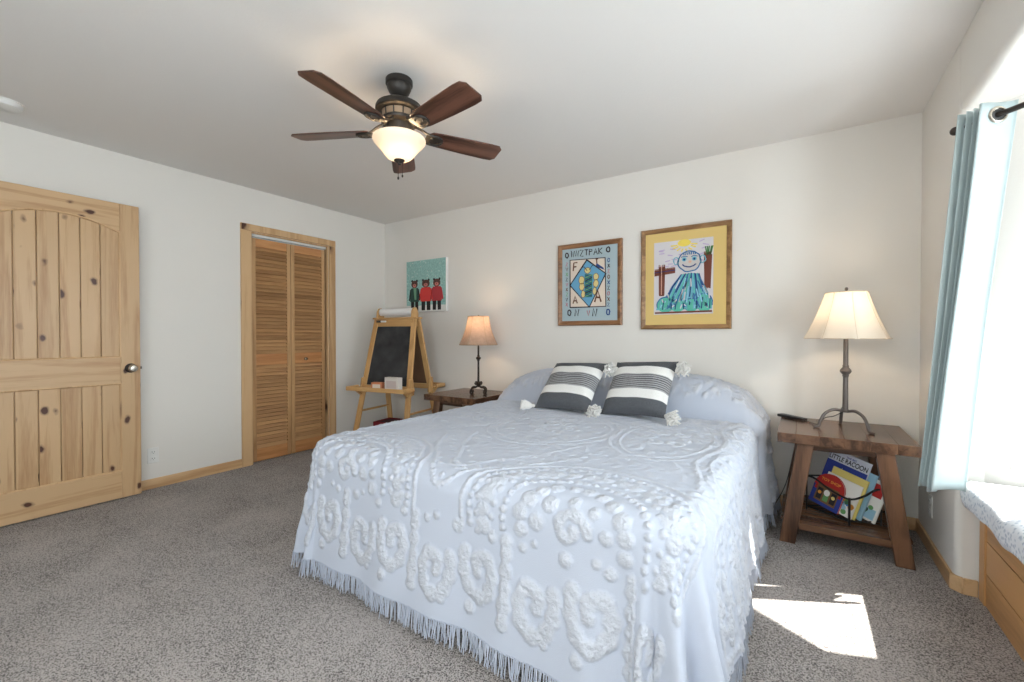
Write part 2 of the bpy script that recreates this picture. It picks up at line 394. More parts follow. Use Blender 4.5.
# right wall: solid by the back corner with a rounded end, header above the bay, nearer part with an added window opening for the side fill
YJ, YN, ZH = 2.71, .525, 2.13
mb = MB(); r = .03
P = [(XR, YB), (XR, YJ+r)]+[(XR+r-r*math.cos(t), YJ+r-r*math.sin(t)) for t in np.linspace(.15, PI/2, 7)]+[(XR+.16, YJ), (XR+.16, YB)]
mb.prism(P, 0, ZC, lambda a, b, h: (a, b, h))
# header with rounded lower edge
Q = [(XR, ZC), (XR, ZH+r)]+[(XR+r-r*math.cos(t), ZH+r-r*math.sin(t)) for t in np.linspace(.15, PI/2, 7)]+[(XR+.16, ZH), (XR+.16, ZC)]
mb.prism(Q, YN, YJ, lambda a, b, h: (a, h, b))
wall_cells(mb, (XR, YR), (XR, YN), (1, 0), .16, 0, ZC, [(.33, 1.53, .70, 2.0)])
struct('wall_right', mb, M['wall'], 'off-white wall with the bay opening on the right', 'wall', angle=50)
# bay: angled side, front, angled side, soffit
B0, B1, B2, B3 = Vector((.665, 2.712)), Vector((1.496, 2.232)), Vector((1.496, 1.003)), Vector((.665, .523))
ZS = .535
bw = []
def bay_wall(nm, p, q, holes):
    t = (q-p).normalized(); n = Vector((-t.y, t.x))
    if n.x < 0: n = -n
    m_ = MB(); wall_cells(m_, p, q, n, .12, 0, ZH+.1, holes); bw.append((p, t, n))
    struct(nm, m_, M['wall'], {'wall_bay_back': 'slanted off-white bay wall beside the curtain', 'wall_bay_front': 'outer off-white wall of the window bay', 'wall_bay_near': 'plain slanted off-white bay wall nearest the viewer'}[nm], 'wall')
LS = (B1-B0).length; LM = (B2-B1).length
WH = (.115, LS-.165, .60, 1.99)
bay_wall('wall_bay_back', B0, B1, [WH])
bay_wall('wall_bay_front', B1, B2, [(.10, LM-.10, .60, 1.99)])
bay_wall('wall_bay_near', B2, B3, [])
mb = MB(); mb.prism([(XR+.16, YJ+.15), (XR+.16, YN-.15), (B3.x, B3.y-.2), (B2.x+.15, B2.y-.1), (B1.x+.15, B1.y+.1), (B0.x, B0.y+.2)], ZH, ZH+.1, lambda a, b, h: (a, b, h))
struct('ceiling_bay', mb, M['wall'], 'off-white soffit over the window bay', 'ceiling')

def window(name, p, t, n, h, label):
    root = thing(name, label, 'window', (0, 0, 0), 0, None, 'structure')
    s0, s1, z0, z1 = h; f = .05
    def pt(s, d, z): q = p+t*s+n*d; return (q.x, q.y, z)
    def slab(m_, a, b, d0, d1, c, e): m_.hexa([pt(a, d0, c), pt(b, d0, c), pt(b, d1, c), pt(a, d1, c)], [pt(a, d0, e), pt(b, d0, e), pt(b, d1, e), pt(a, d1, e)])
    m_ = MB()
    for a, b, c, e in ((s0, s0+f, z0, z1), (s1-f, s1, z0, z1), (s0+f, s1-f, z0, z0+f), (s0+f, s1-f, z1-f, z1)): slab(m_, a, b, .045, .10, c, e)
    obj('window_frame', m_, M['white'], root, .004)
    m_ = MB(); slab(m_, s0+f, s1-f, .07, .075, z0+f, z1-f); obj('pane', m_, M['glass'], root)
    m_ = MB(); slab(m_, s0-.03, s1+.03, -.018, .045, z0-.022, z0); obj('sill', m_, M['white'], root, .004)
    return root, slab
M['sun_trim'] = mat('sun_trim_white', (.86, .87, .88), .9, transl=.35)
w1, slab1 = window('window_1', *bw[0], WH, 'white framed slanted bay window beside the aqua curtain')
BL = 1.895
mb = MB(); slab1(mb, WH[0]+.004, WH[1]-.004, .030, .034, BL, WH[3]-.01); slab1(mb, WH[0]+.004, WH[1]-.004, .024, .040, BL-.02, BL)
obj('sun_trim_strip', mb, M['sun_trim'], w1)  # added strip under the window head that trims the sun patch on the floor
window('window_2', *bw[1], (.10, LM-.10, .60, 1.99), 'white framed wide window at the front of the bay')
window('fill_window_rear', Vector((XL-.14, YR)), Vector((1, 0)), Vector((0, -1)), (RW0, RW1, RWZ0, RWZ1), 'added white framed window for fill light in the wall behind the viewer')  # unseen window, added so the rear fill can enter

window('fill_window_side', Vector((XR, YR)), Vector((0, 1)), Vector((1, 0)), (.33, 1.53, .70, 2.0), 'added white framed window for fill light in the right wall behind the viewer')  # unseen window, added to let the side fill in away from the curtain

# baseboards
HB, TB = .072, .013
def board(mb, p, q, n):                                   # n: direction into the room
    p = Vector(p); q = Vector(q); n = Vector(n)
    prof = [(0, 0), (TB, 0), (TB, HB-.012), (TB*.55, HB), (0, HB)]
    k = len(prof)
    vs = [(p.x+n.x*a, p.y+n.y*a, z) for a, z in prof]+[(q.x+n.x*a, q.y+n.y*a, z) for a, z in prof]
    mb.add(vs, [tuple(range(k)), tuple(reversed(range(k, 2*k)))]+[(i, k+i, k+(i+1) % k, (i+1) % k) for i in range(k)])
mb = MB(); board(mb, (XL, YR), (XL, 1.865), (1, 0)); board(mb, (XL, 2.80), (XL, YB), (1, 0))
struct('baseboard_left', mb, M['trim_h'], 'pine baseboard along the closet wall', 'baseboard')
mb = MB(); board(mb, (XL+TB, YB), (XR-TB, YB), (0, -1))
struct('baseboard_back', mb, M['trim_x'], 'pine baseboard along the wall behind the bed', 'baseboard')
mb = MB()
path = [(XR, YB), (XR, YJ+.028), (XR+.028, YJ), (.652, YJ)]
off = [(XR-TB, YB), (XR-TB, YJ+.022), (XR+.022, YJ-TB), (.652, YJ-TB)]
for i in range(3):
    a, b, c, d = path[i], path[i+1], off[i+1], off[i]
    mb.hexa([(*a, 0), (*d, 0), (*c, 0), (*b, 0)][::-1], [(*a, HB), (*d, HB), (*c, HB), (*b, HB)][::-1])
struct('baseboard_right', mb, M['trim_h'], 'pine baseboard turning the corner below the aqua curtain', 'baseboard', .003)

# closet: shell, casing, bifold door
mb = MB()
mb.bb(XL-.80, XL-.76, CY0-.3, CY1+.3, 0, ZC); mb.bb(XL-.76, XL-.14, CY0-.3, CY0-.26, 0, ZC); mb.bb(XL-.76, XL-.14, CY1+.26, CY1+.3, 0, ZC); mb.bb(XL-.76, XL-.14, CY0-.3, CY1+.3, CZ+.1, CZ+.14)
struct('wall_closet', mb, M['wall'], 'inside walls of the closet behind the louvered doors', 'wall')
mb = MB(); cw = .087; tk = .018
X0, X1 = XL, XL+tk
mb.bb(X0, X1, CY0-cw, CY0, 0, CZ); mb.bb(X0, X1, CY1, CY1+.07, 0, CZ); 
mb.bb(X0, X1+.002, CY0-cw, CY1+.07, CZ, CZ+.06)
mb.bb(XL-.13, XL, CY0-.001, CY0+.012, 0, CZ); mb.bb(XL-.13, XL, CY1-.012, CY1+.001, 0, CZ); mb.bb(XL-.13, XL, CY0, CY1, CZ-.012, CZ+.001)
struct('trim_1', mb, M['trim_v'], 'pine casing around the louvered closet door', 'door casing', .003)
mb = MB(); mb.bb(XL-.062, XL-.022, CY0+.013, CY1-.013, CZ-.034, CZ-.012); mb.bb(XL-.062, XL-.058, CY0+.013, CY1-.013, CZ-.05, CZ-.034)
struct('trim_2', mb, M['track'], 'white metal sliding track at the closet door head', 'door track')
d2 = thing('door_2', 'pine louvered bifold closet door, closed, in the left wall', 'closet door', (XL-.045, CY0+.012, .012), 0, None, 'structure')
LW = (CY1-CY0-.024-.028)/2; LH = CZ-.012-.048
for k in range(2):
    y0 = .003+k*(LW+.004); st = .036; th = .028
    m_ = MB()
    m_.bb(0, th, y0, y0+st, 0, LH); m_.bb(0, th, y0+LW-st, y0+LW, 0, LH)
    lf = obj('leaf', m_, M['louver_v'], d2, .002)
    zr = [(0, .115), (.865, .965), (LH-.075, LH)]
    m_ = MB()
    for a, b in zr: m_.bb(.002, th-.002, y0+st, y0+LW-st, a, b)
    obj('rails', m_, M['louver_rail'], lf, .002)
    for a, b in ((.115, .865), (.965, LH-.075)):
        m_ = MB(); n = round((b-a)/.0335); R = Matrix.Rotation(math.radians(-52), 3, 'Y')
        for i in range(n): m_.box((th/2, y0+LW/2, a+(i+.5)*(b-a)/n), (.007, LW-2*st, .043), Matrix.Rotation(math.radians(-38), 3, 'Y'))
        obj('louvers', m_, M['louver'], lf)
    if k == 1:
        m_ = MB(); m_.lathe([(.0001, .030), (.010, .029), (.0155, .022), (.014, .014), (.006, .009), (.008, .001), (.014, 0)], 16, (th, y0+.14, .905), Matrix.Rotation(PI/2, 3, 'Y'))
        tag(obj('knob', m_, M['nickel'], lf), 'round metal knob')

# pine room door, opened flat against the left wall
DX, DY0, DY1, DH = -3.990, .335, 1.145, 2.050
d1 = thing('door_1', 'knotty pine room door with arched plank panel, opened flat against the left wall', 'door', (DX, DY0, .010), 0, None, 'structure')
DW = DY1-DY0; th = .04; st = .108; rc = .010
for y0 in (0, DW-st):
    m_ = MB(); m_.bb(0, th, y0, y0+st, 0, DH); obj('stile', m_, M['pine_v'], d1, .003)
zb, zm0, zm1, zt = .190, .80, .985, 1.850
m_ = MB(); m_.bb(0, th, st, DW-st, 0, zb); obj('bottom_rail', m_, M['pine_h'], d1, .003)
m_ = MB(); m_.bb(0, th, st, DW-st, zm0, zm1); obj('middle_rail', m_, M['pine_h'], d1, .003)
def arch(y): u = (y-DW/2)/(DW/2-st); return zt+.075*(1-u*u)
ys = np.linspace(st, DW-st, 17)
m_ = MB(); m_.prism([(y, arch(y)) for y in ys]+[(DW-st, DH), (st, DH)], 0, th, lambda a, b, h: (h, a, b)); obj('top_rail', m_, M['pine_h'], d1, .003)
npl = 6
for nm, zz0, top in (('lower_panel', zb, None), ('upper_panel', zm1, arch)):
    m_ = MB(); pw = (DW-2*st)/npl
    for i in range(npl):
        a = st+i*pw; b = a+pw; g = .0016
        if top is None: pl = [(a+g, zz0), (b-g, zz0), (b-g, zm0), (a+g, zm0)]
        else: pl = [(a+g, zz0), (b-g, zz0)]+[(y, arch(y)+.004) for y in np.linspace(b-g, a+g, 6)]
        m_.prism(pl, .012, th-rc, lambda u, v, h: (h, u, v))
    obj(nm, m_, M['pine_v'], d1, .003)
    m_ = MB(); m_.bb(.010, .018, st, DW-st, zz0, (zm0 if top is None else zt+.02)); obj(nm+'_backing', m_, M['pine_v'], d1)
    # moulding bead round the panel
    m_ = MB()
    if top is None: path = [(st, zz0), (DW-st, zz0), (DW-st, zm0), (st, zm0), (st, zz0)]
    else: path = [(DW-st, zm1), (DW-st, arch(DW-st))]+[(y, arch(y)) for y in ys[::-1]]+[(st, zm1), (DW-st, zm1)]
    for i in range(len(path)-1): m_.tube([(th-.006, *path[i]), (th-.006, *path[i+1])], .0075, 8)
    obj(nm.replace('panel', 'moulding'), m_, M['trim_v'], d1)
m_ = MB(); RY = Matrix.Rotation(PI/2, 3, 'Y')
m_.lathe([(.0001, .064), (.018, .063), (.026, .055), (.0275, .045), (.022, .035), (.011, .028), (.010, .008)], 24, (th, DW-.055, .905), RY)
kn = tag(obj('knob', m_, M['nickel'], d1), 'satin metal round door knob')
m_ = MB(); m_.lathe([(.010, .012), (.028, .010), (.033, .004), (.033, 0)], 24, (th, DW-.055, .905), RY); obj('rosette', m_, M['darkmetal'], kn)
m_ = MB(); m_.bb(th*.2, th*.8, DW-.001, DW+.0015, .87, .94); m_.bb(th*.35, th*.65, DW, DW+.012, .895, .912); obj('latch_plate', m_, M['darkmetal'], d1)

# wall outlets
def outlet(label, loc, rz):
    o = thing('wall_outlet', label, 'outlet', loc, rz)
    m_ = MB(); m_.bb(-.0355, .0355, -.006, 0, -.0575, .0575); obj('cover_plate', m_, M['white'], o, .003)
    for z in (-.0245, .0245):
        m_ = MB(); m_.bb(-.0165, .0165, -.0085, -.006, z-.0145, z+.0145); s_ = obj('socket', m_, M['white'], o, .002)
        m_ = MB(); m_.bb(-.0085, -.0060, -.0090, -.0085, z-.003, z+.007); m_.bb(.0060, .0085, -.0090, -.0085, z-.003, z+.006); m_.bb(-.002, .002, -.0090, -.0085, z-.011, z-.007)
        obj('slots', m_, M['slot'], s_)
outlet('white double outlet low on the closet wall beside the pine door', (XL, 1.243, .247), PI/2)
outlet('white double outlet low on the right wall below the aqua curtain', (XR, 3.14, .245), -PI/2)
# smoke detector
sd = thing('smoke_detector', 'round white smoke detector on the ceiling above the pine door', 'smoke detector', (-3.70, .483, ZC))
m_ = MB(); m_.lathe([(.0001, -.034), (.05, -.034), (.066, -.028), (.074, -.012), (.074, 0)], 32); obj('cover', m_, M['white'], sd)
m_ = MB(); m_.lathe([(.080, -.006), (.080, 0)], 32); m_.lathe([(.0001, -.006), (.080, -.006)], 32); obj('base_ring', m_, M['white'], sd)

# window seat and cushion
ws = thing('window_seat', 'honey wood window seat front built under the bay cushion', 'window seat', (.652, YN+.01, 0))
Lw = YJ-YN-.025
m_ = MB(); m_.bb(0, .022, Lw-.062, Lw, 0, .43); obj('stile', m_, M['seatwood_v'], ws, .002)
m_ = MB(); m_.bb(0, .022, 0, .062, 0, .43); obj('stile', m_, M['seatwood_v'], ws, .002)
for i, (a, b) in enumerate(((0, .135), (.139, .275), (.279, .43))):
    m_ = MB(); m_.bb(.006, .022, .062, Lw-.062, a, b); obj('board', m_, M['seatwood'], ws, .002)
m_ = MB(); m_.prism([(-.012, .008), (-.012, Lw), (.015, Lw), (.81, Lw-.47), (.81, .49), (.015, .008)], .43, .45, lambda a, b, h: (a, b, h)); obj('seat_board', m_, M['seatwood'], ws, .002)
# cushion: slab with soft edges, wavy cloth hem at the front
m_ = MB()
yA, yZ = YN+.03, 2.66
rows = []
for y in np.linspace(yA, yZ, 90):
    wv = .013*math.sin(y*17)+.008*math.sin(y*31+1)
    xb = .69+min(.70, max(.0, (2.70-y)*1.72), max(0, (y-.57)*1.72))-.02
    hem = .437+.5*wv; e = max(0, (y-2.58)/.08)
    zt_ = ZS-.03*e*e
    fx = .572+.01*e
    prof = [(fx+.012, hem), (fx, hem+.004), (fx-.004+.3*wv, hem+.03), (fx-.004+.2*wv, zt_-.03), (fx+.006, zt_-.012), (fx+.024, zt_-.002), (fx+.07, zt_+.003*math.sin(y*9)), ((fx+xb)/2, zt_+.006*math.sin(y*7)), (xb-.02, zt_), (xb, zt_-.02), (xb, .453), (fx+.07, .453), (fx+.012, hem)]
    rows.append([(a, y, z) for a, z in prof])
m_.grid(rows); n = len(rows[0])-1; nv = len(rows)*len(rows[0])
m_.add(rows[0][:-1], [tuple(reversed(range(n)))]); m_.add(rows[-1][:-1], [tuple(range(n))])
tag(obj('seat_cushion', m_, M['seatcloth'], None, angle=60), 'grey and white patterned seat cushion on the bay window seat', 'cushion')

# ------------------------------------------------------------------ bed and bedspread
BX0, BX1, BY0, BT = -2.105, -.215, 1.235, .625
bed = thing('bed', 'king size bed under the pale blue chenille spread', 'bed', ((BX0+BX1)/2, 2.34, 0))
hw = (BX1-BX0)/2-.02
m_ = MB(); m_.bb(-hw+.03, hw-.03, BY0-2.34+.05, 1.07, .17, .36); obj('box_spring', m_, M['mattress'], bed, .02)
m_ = MB(); y0_, y1_, rc_ = BY0-2.34+.03, 1.08, .20
P = [(hw-rc_+rc_*math.sin(t), y0_+rc_-rc_*math.cos(t)) for t in np.linspace(0, PI/2, 9)]+[(hw, y1_), (-hw, y1_)]+[(-hw+rc_-rc_*math.cos(t), y0_+rc_-rc_*math.sin(t)) for t in np.linspace(0, PI/2, 9)]
m_.prism(P, .36, .59, lambda a, b, h: (a, b, h)); obj('mattress', m_, M['mattress'], bed, .05, seg=4)
for sx in (-1, 1):
    for sy in (BY0-2.34+.14, .98):
        m_ = MB(); m_.bb(sx*(hw-.12)-.03, sx*(hw-.12)+.03, sy-.03, sy+.03, 0, .17); obj('leg', m_, M['black'], bed)

UC = (BX0+BX1)/2; RE = .085; RC = .10
CX0, CX1, CY_ = BX0+RE+RC, BX1-RE-RC, BY0+RE+RC
HEMZ = .085; D = RE*PI/2+(BT-HEMZ-RE)
step = .0062
gx = np.arange(CX0-RC-D-step*2, CX1+RC+D+step*3, step); YTOP = 3.425
gy = np.arange(CY_-RC-D-step*2, YTOP+step*.5, step)
QX, QY = np.meshgrid(gx, gy, indexing='ij')
def bedspread_map(QX, QY):
    NX = np.clip(QX, CX0, CX1); NY = np.maximum(QY, CY_)
    dx, dy = QX-NX, QY-NY; d0 = np.hypot(dx, dy)+1e-9
    ux, uy = dx/d0, dy/d0
    d = d0-RC
    dc = np.minimum(d, D)
    a = np.clip(dc/RE, 0, PI/2)
    L_ = np.maximum(dc-RE*PI/2, 0); f = L_/(D-RE*PI/2)
    hor = np.where(dc > 0, RE*np.sin(a)+.035*L_+.03*f*f, dc)
    ver = np.where(dc > 0, RE*(1-np.cos(a))+L_, 0)
    th = np.arctan2(np.abs(ux), np.abs(uy)+1e-9)          # 0 on the foot, pi/2 on the sides
    corner = np.where((np.abs(dx) > 1e-6) & (dy < -1e-6), np.sin(2*th), 0)
    right = (QX > UC)
    # loose folds in the hanging cloth
    fold = np.where(np.abs(dy) > np.abs(dx), .010*np.sin(QX*9+1)+.008*np.sin(QX*21+.5)+.012*sm(QX, -.75, -.35)*np.sin(QX*33), .010*np.sin(QY*8)+.007*np.sin(QY*19+2))
    fold = fold*(1-corner)+corner*(.045*np.sin(th*13+.6)+.03*np.where(right, 1, .2))
    hor = hor+fold*np.clip(f*1.3, 0, 1)**1.2
    X = NX+ux*(RC+hor); Y = NY+uy*(RC+hor); Z = BT-ver
    inside = d <= 0
    X = np.where(inside, QX, X); Y = np.where(inside, QY, Y)
    # soft sag of the flat top
    ed = np.clip(-d/.35, 0, 1)
    Z = Z+np.where(inside, .006*np.sin(QX*5+QY*3)*ed+.004*np.sin(QX*11-QY*7)*ed, 0)
    # bolster of sleeping pillows under the spread, tucked in along a crease
    yc = 2.965+.012*np.sin(QX*6)+.02*np.exp(-((QX-UC)/.15)**2)
    t = Y-yc
    prof = np.where(t < 0, -.060*np.exp(-(t/.028)**2), -.060+.307*np.sqrt(np.clip(1-(1-np.clip(t/.235, 0, 1))**2, 0, 1))-.05*sm(t, .25, .48))
    side = np.abs(X-UC)
    endf = np.sqrt(np.clip(1-np.clip((side-.46)/.51, 0, 1)**2.1, 0, 1))
    dip = 1-.10*np.exp(-((X-UC)/.07)**2)
    Zb = prof*np.where(prof > 0, endf*dip, np.clip((.97-side)/.05, 0, 1))
    hang = np.where(d > 0, np.exp(-np.maximum(dc, 0)/.16), 1)
    Z = Z+Zb*hang
    # the folded-over pillow end hangs a little outside the side drop
    sf = sm(Y, yc-.01, yc+.03)*np.clip((d+.02)/.12, 0, 1)*np.where(np.abs(dy) > 1e-6, 0, 1)
    X = X+np.sign(QX-UC)*(.030+.012*np.sin(Y*40))*sf
    return X, Y, Z, d, inside

def build_tufts(QX, QY):
    H = np.zeros_like(QX)
    U = QX-UC; xe = CX1-UC+RC; ye = CY_-RC                 # pattern edges of the flat top
    def line(pts, r, h=1.0, mod=0, k=90):
        nonlocal H
        pts = np.array(pts, float); s = 0
        i0, i1 = np.searchsorted(gx-UC, [pts[:, 0].min()-r*2, pts[:, 0].max()+r*2]); j0, j1 = np.searchsorted(gy, [pts[:, 1].min()-r*2, pts[:, 1].max()+r*2])
        if i1 <= i0 or j1 <= j0: return
        u = U[i0:i1, j0:j1]; v = QY[i0:i1, j0:j1]; best = np.full(u.shape, 9.); bs = np.zeros(u.shape)
        for p, q in zip(pts[:-1], pts[1:]):
            e = q-p; l2 = e@e+1e-12; t = np.clip(((u-p[0])*e[0]+(v-p[1])*e[1])/l2, 0, 1)
            dd = np.hypot(u-p[0]-t*e[0], v-p[1]-t*e[1]); m_ = dd < best; best = np.where(m_, dd, best); bs = np.where(m_, s+t*math.sqrt(l2), bs); s += math.sqrt(l2)
        rr = r*(1+mod*np.sin(bs*k)); hh = h*np.sqrt(np.clip(1-(best/rr)**2, 0, 1))
        H[i0:i1, j0:j1] = np.maximum(H[i0:i1, j0:j1], hh)
    def dot(x, y, r, h=.9):
        r *= random.uniform(.8, 1.2); x += random.uniform(-.15, .15)*r; y += random.uniform(-.15, .15)*r
        line([(x-1e-4, y), (x+1e-4, y)], r, h)
    def chain(pts, r, h=.8):
        P_ = [Vector((p[0], p[1])) for p in pts]; acc = 0
        for p, q in zip(P_[:-1], P_[1:]):
            l_ = (q-p).length; t = -acc
            while t < l_:
                if t >= 0:
                    c = p+(q-p)*(t/l_); dot(c.x, c.y, r, h)
                t += r*1.55
            acc = l_-(t-r*1.55)
    def ring_(cx, cy, a, b, r, h=.8): chain([(cx+a*math.cos(t), cy+b*math.sin(t)) for t in np.linspace(0, 2*PI, 70)], r, h)
    def arc(cx, cy, rx, ry, a0, a1, r, h=1., n=26, **k): line([(cx+rx*math.cos(t), cy+ry*math.sin(t)) for t in np.linspace(a0, a1, n)], r, h, **k)
    def spiral(cx, cy, r0, a0, turns, flip, r, sx=1, sy=1):
        P = []
        for t in np.linspace(0, 1, 34):
            a = a0+flip*turns*2*PI*t; q = r0*(1-.78*t); P.append((cx+q*sx*math.cos(a), cy+q*sy*math.sin(a)))
        line(P, r, 1., .16, 110)
    # scroll bands on the drops: foot, then both sides
    for k in range(-4, 5):
        c = k*.218; fl = 1 if k % 2 else -1
        spiral(c, ye-.385+.02*fl, .103, PI*(.5+.35*fl), 1.12, fl, .027, .82, 1.15)
        line([(c+.105*fl, ye-.26), (c+.115*fl, ye-.34), (c+.10*fl, ye-.43), (c+.105*fl, ye-.50)], .019, 1, .25, 110)
        dot(c+.109, ye-.235, .024); dot(c+.045*fl, ye-.235, .019); dot(c-.05*fl, ye-.505, .022); dot(c, ye-.215, .015)
    for sg in (-1, 1):
        for k in range(7):
            yy = ye+.12+k*.27; fl = 1 if k % 2 else -1
            spiral(sg*(xe+.40), yy, .105, PI*(.5-.5*sg)+.4, 1.2, fl, .024, 1.05, .85)
            dot(sg*(xe+.27), yy+.13, .024)
            line([(sg*(xe+.30), yy+.09), (sg*(xe+.40), yy+.13), (sg*(xe+.51), yy+.12)], .019, 1, .2)
    # arches with rosettes that roll over the foot edge
    for cx in (-.56, .56):
        cy = ye-.16
        for R_, r_, st_ in ((.40, .0135, .030), (.335, .031, .052), (.255, .014, .028), (.185, .027, .046)):
            n_ = int(PI*R_/st_)
            for t in np.linspace(-.12, PI+.12, n_):
                dot(cx+R_*math.cos(t), cy+R_*.97*math.sin(t), r_, 1)
                if r_ > .03: dot(cx+(R_+.034)*math.cos(t+.07), cy+(R_+.034)*.97*math.sin(t+.07), .016); dot(cx+(R_-.034)*math.cos(t+.07), cy+(R_-.034)*.97*math.sin(t+.07), .014)
        arc(cx, cy, .44, .43, -.15, PI+.15, .0105, .8)
        for a in np.linspace(.2, PI-.2, 5): dot(cx+.12*math.cos(a), cy+.11*math.sin(a), .026)
        spiral(cx, cy+.02, .06, 0, 1, 1, .02)
    # valley in the middle of the foot: double lines with scattered dots
    V = [(-.40, ye+.42), (-.30, ye+.24), (-.14, ye+.06), (0, ye-.10), (.14, ye+.06), (.30, ye+.24), (.40, ye+.42)]
    V = [(p.x, p.y) for p in spline([(a, b, 0) for a, b in V], 6)]
    chain(V, .013); chain([(a*.74, b+.11) for a, b in V], .012)
    for i in range(-5, 6):
        for j in range(4):
            dot(i*.062+(j % 2)*.03, ye+.0+abs(i)*.062+j*.052-.06, .0135, .8)
    # medallions on the flat top
    for cx, cy, a, b in ((0, ye+.86, .36, .40), (-.60, ye+.95, .26, .44), (.60, ye+.95, .26, .44)):
        ring_(cx, cy, a, b, .012); ring_(cx, cy, a-.05, b-.05, .010)
        for t in np.linspace(0, 2*PI, 12, endpoint=False): dot(cx+(a-.12)*math.cos(t), cy+(b-.13)*math.sin(t), .028)
        for t in np.linspace(0, 2*PI, 6, endpoint=False):
            spiral(cx+.095*math.cos(t), cy+.11*math.sin(t), .05, t, .9, 1, .015)
        dot(cx, cy, .035)
    # long wavy rows along the sides and toward the pillows
    for sg in (-1, 1):
        for o_, r_ in ((-.02, .013), (.035, .010), (.12, .013)):
            chain([(sg*(xe+o_+.035*math.sin(y*9)), y) for y in np.linspace(ye+.25, 3.3, 60)], r_)
        for i in range(22): dot(sg*(xe+.078+.035*math.sin((ye+.3+i*.08)*9)), ye+.3+i*.08, .018)
        for i in range(20): dot(sg*(xe+.19), ye+.15+i*.095, .024)
    for o_, r_ in ((0, .013), (.05, .010), (.17, .013), (.22, .01)):
        chain([(x, ye+1.36+o_+.035*math.sin(x*8)) for x in np.linspace(-xe+.05, xe-.05, 70)], r_)
    for i in range(26): dot(-xe+.07+i*.065, ye+1.47+.035*math.sin((-xe+.07+i*.065)*8), .02)
    for x in np.linspace(-.8, .8, 9): spiral(x, 3.24, .07, 0, 1, 1, .018); dot(x+.1, 3.2, .02)
    for i in range(-12, 13):
        for j in range(3): dot(i*.07+(j % 2)*.035, ye+.44+j*.05+.03*math.cos(i*.7), .012, .6)
    return H

X, Y, Z, Dd, ins = bedspread_map(QX, QY)
TU = build_tufts(QX, QY)
def blur(a):
    for ax in (0, 1): a = .25*np.roll(a, 1, ax)+.5*a+.25*np.roll(a, -1, ax)
    return a
LOOP = rng.random(QX.shape); LOOP = .45*LOOP+.55*blur(LOOP); LOOP = np.clip((LOOP-LOOP.mean())/LOOP.std()*.28+.6, 0, 1.3)
NZ = rng.random(QX.shape)
for _ in range(5): NZ = blur(NZ)
NZ = np.clip((NZ-NZ.mean())/NZ.std()*.6+.4, 0, 1.4)         # close-set loops
bol = 1.25*sm(QY, 3.005, 3.03)
UPP = np.maximum(sm(QY, 2.0, 2.4)*(1-sm(QY, 2.86, 2.92))*.8, .45*sm(QY, 1.35, 1.7))
SIDE = sm(np.abs(QX-UC), .80, .90)*sm(QY, 1.3, 1.5)*.9
TU = np.maximum(TU, np.maximum(np.maximum(bol, UPP), SIDE)*.75*NZ)
plain = sm(QY, 2.93, 2.965)*(1-sm(QY, 3.000, 3.025))         # plain strip where the cloth turns up over the pillows
TU = TU*(1-.9*plain)
P3 = np.stack([X, Y, Z], -1)
du = np.gradient(P3, axis=0); dv = np.gradient(P3, axis=1); NN = np.cross(du, dv); NN /= np.linalg.norm(NN, axis=-1, keepdims=True)+1e-9
TU = TU*(1-.35*sm(-Dd, 0, .12))
P3 = P3+NN*(TU*(.0016+.0080*LOOP))[..., None]
keep_v = Dd < D
nx_, ny_ = QX.shape
idx = np.arange(nx_*ny_).reshape(nx_, ny_)
a_, b_, c_, d_ = idx[:-1, :-1], idx[1:, :-1], idx[1:, 1:], idx[:-1, 1:]
kf = keep_v[:-1, :-1] | keep_v[1:, :-1] | keep_v[1:, 1:] | keep_v[:-1, 1:]
F4 = np.stack([a_[kf], b_[kf], c_[kf], d_[kf]], -1)
used = np.unique(F4); remap = np.full(nx_*ny_, -1); remap[used] = np.arange(len(used))
me = bpy.data.meshes.new('bedspread')
me.vertices.add(len(used)); me.vertices.foreach_set('co', P3.reshape(-1, 3)[used].ravel())
F4 = remap[F4]; me.loops.add(F4.size); me.loops.foreach_set('vertex_index', F4.ravel())
me.polygons.add(len(F4)); me.polygons.foreach_set('loop_start', np.arange(0, F4.size, 4)); me.polygons.foreach_set('loop_total', np.full(len(F4), 4))
me.update(calc_edges=True); me.validate()
at = me.attributes.new('tuft', 'FLOAT', 'POINT'); at.data.foreach_set('value', TU.ravel()[used].astype(np.float32))
me.shade_smooth(); me.materials.append(M['cloth'])
spread = bpy.data.objects.new('bedspread', me); COL.objects.link(spread)
tag(spread, 'pale blue chenille bedspread with raised scroll pattern draped over the bed', 'bedspread')
# fringe along the hem
def hem_point(qx, qy):
    x, y, z, _, _ = bedspread_map(np.array([[qx]]), np.array([[qy]])); return Vector((float(x[0, 0]), float(y[0, 0]), float(z[0, 0])))
m_ = MB(); e = RC+D-1e-4
def hem_path():
    for y in np.arange(YTOP-.02, CY_, -.0085): yield CX1+e, y
    for t in np.arange(0, PI/2, .0085/.32): yield CX1+e*math.cos(t), CY_-e*math.sin(t)
    for x in np.arange(CX1, CX0, -.0085): yield x, CY_-e
    for t in np.arange(0, PI/2, .0085/.32): yield CX0-e*math.sin(t), CY_-e*math.cos(t)
    for y in np.arange(CY_, YTOP-.02, .0085): yield CX0-e, y
for q in hem_path():
    p = hem_point(*q); out = Vector((q[0]-min(max(q[0], CX0), CX1), q[1]-max(q[1], CY_), 0)).normalized(); tn = Vector((-out.y, out.x, 0))
    for kk in range(2):
        ln = random.uniform(.058, .076); sw = random.gauss(0, .009); so = random.gauss(.006, .006); b0 = p+tn*random.uniform(-.004, .004)+out*random.uniform(-.002, .003)
        pts = [b0+Vector((0, 0, .006)), b0+tn*sw*.3+out*so*.5+Vector((0, 0, -ln*.45)), b0+tn*sw+out*so+Vector((0, 0, -ln))]
        m_.tube(pts, [.0019, .0021, .0016], 4, cap=False)
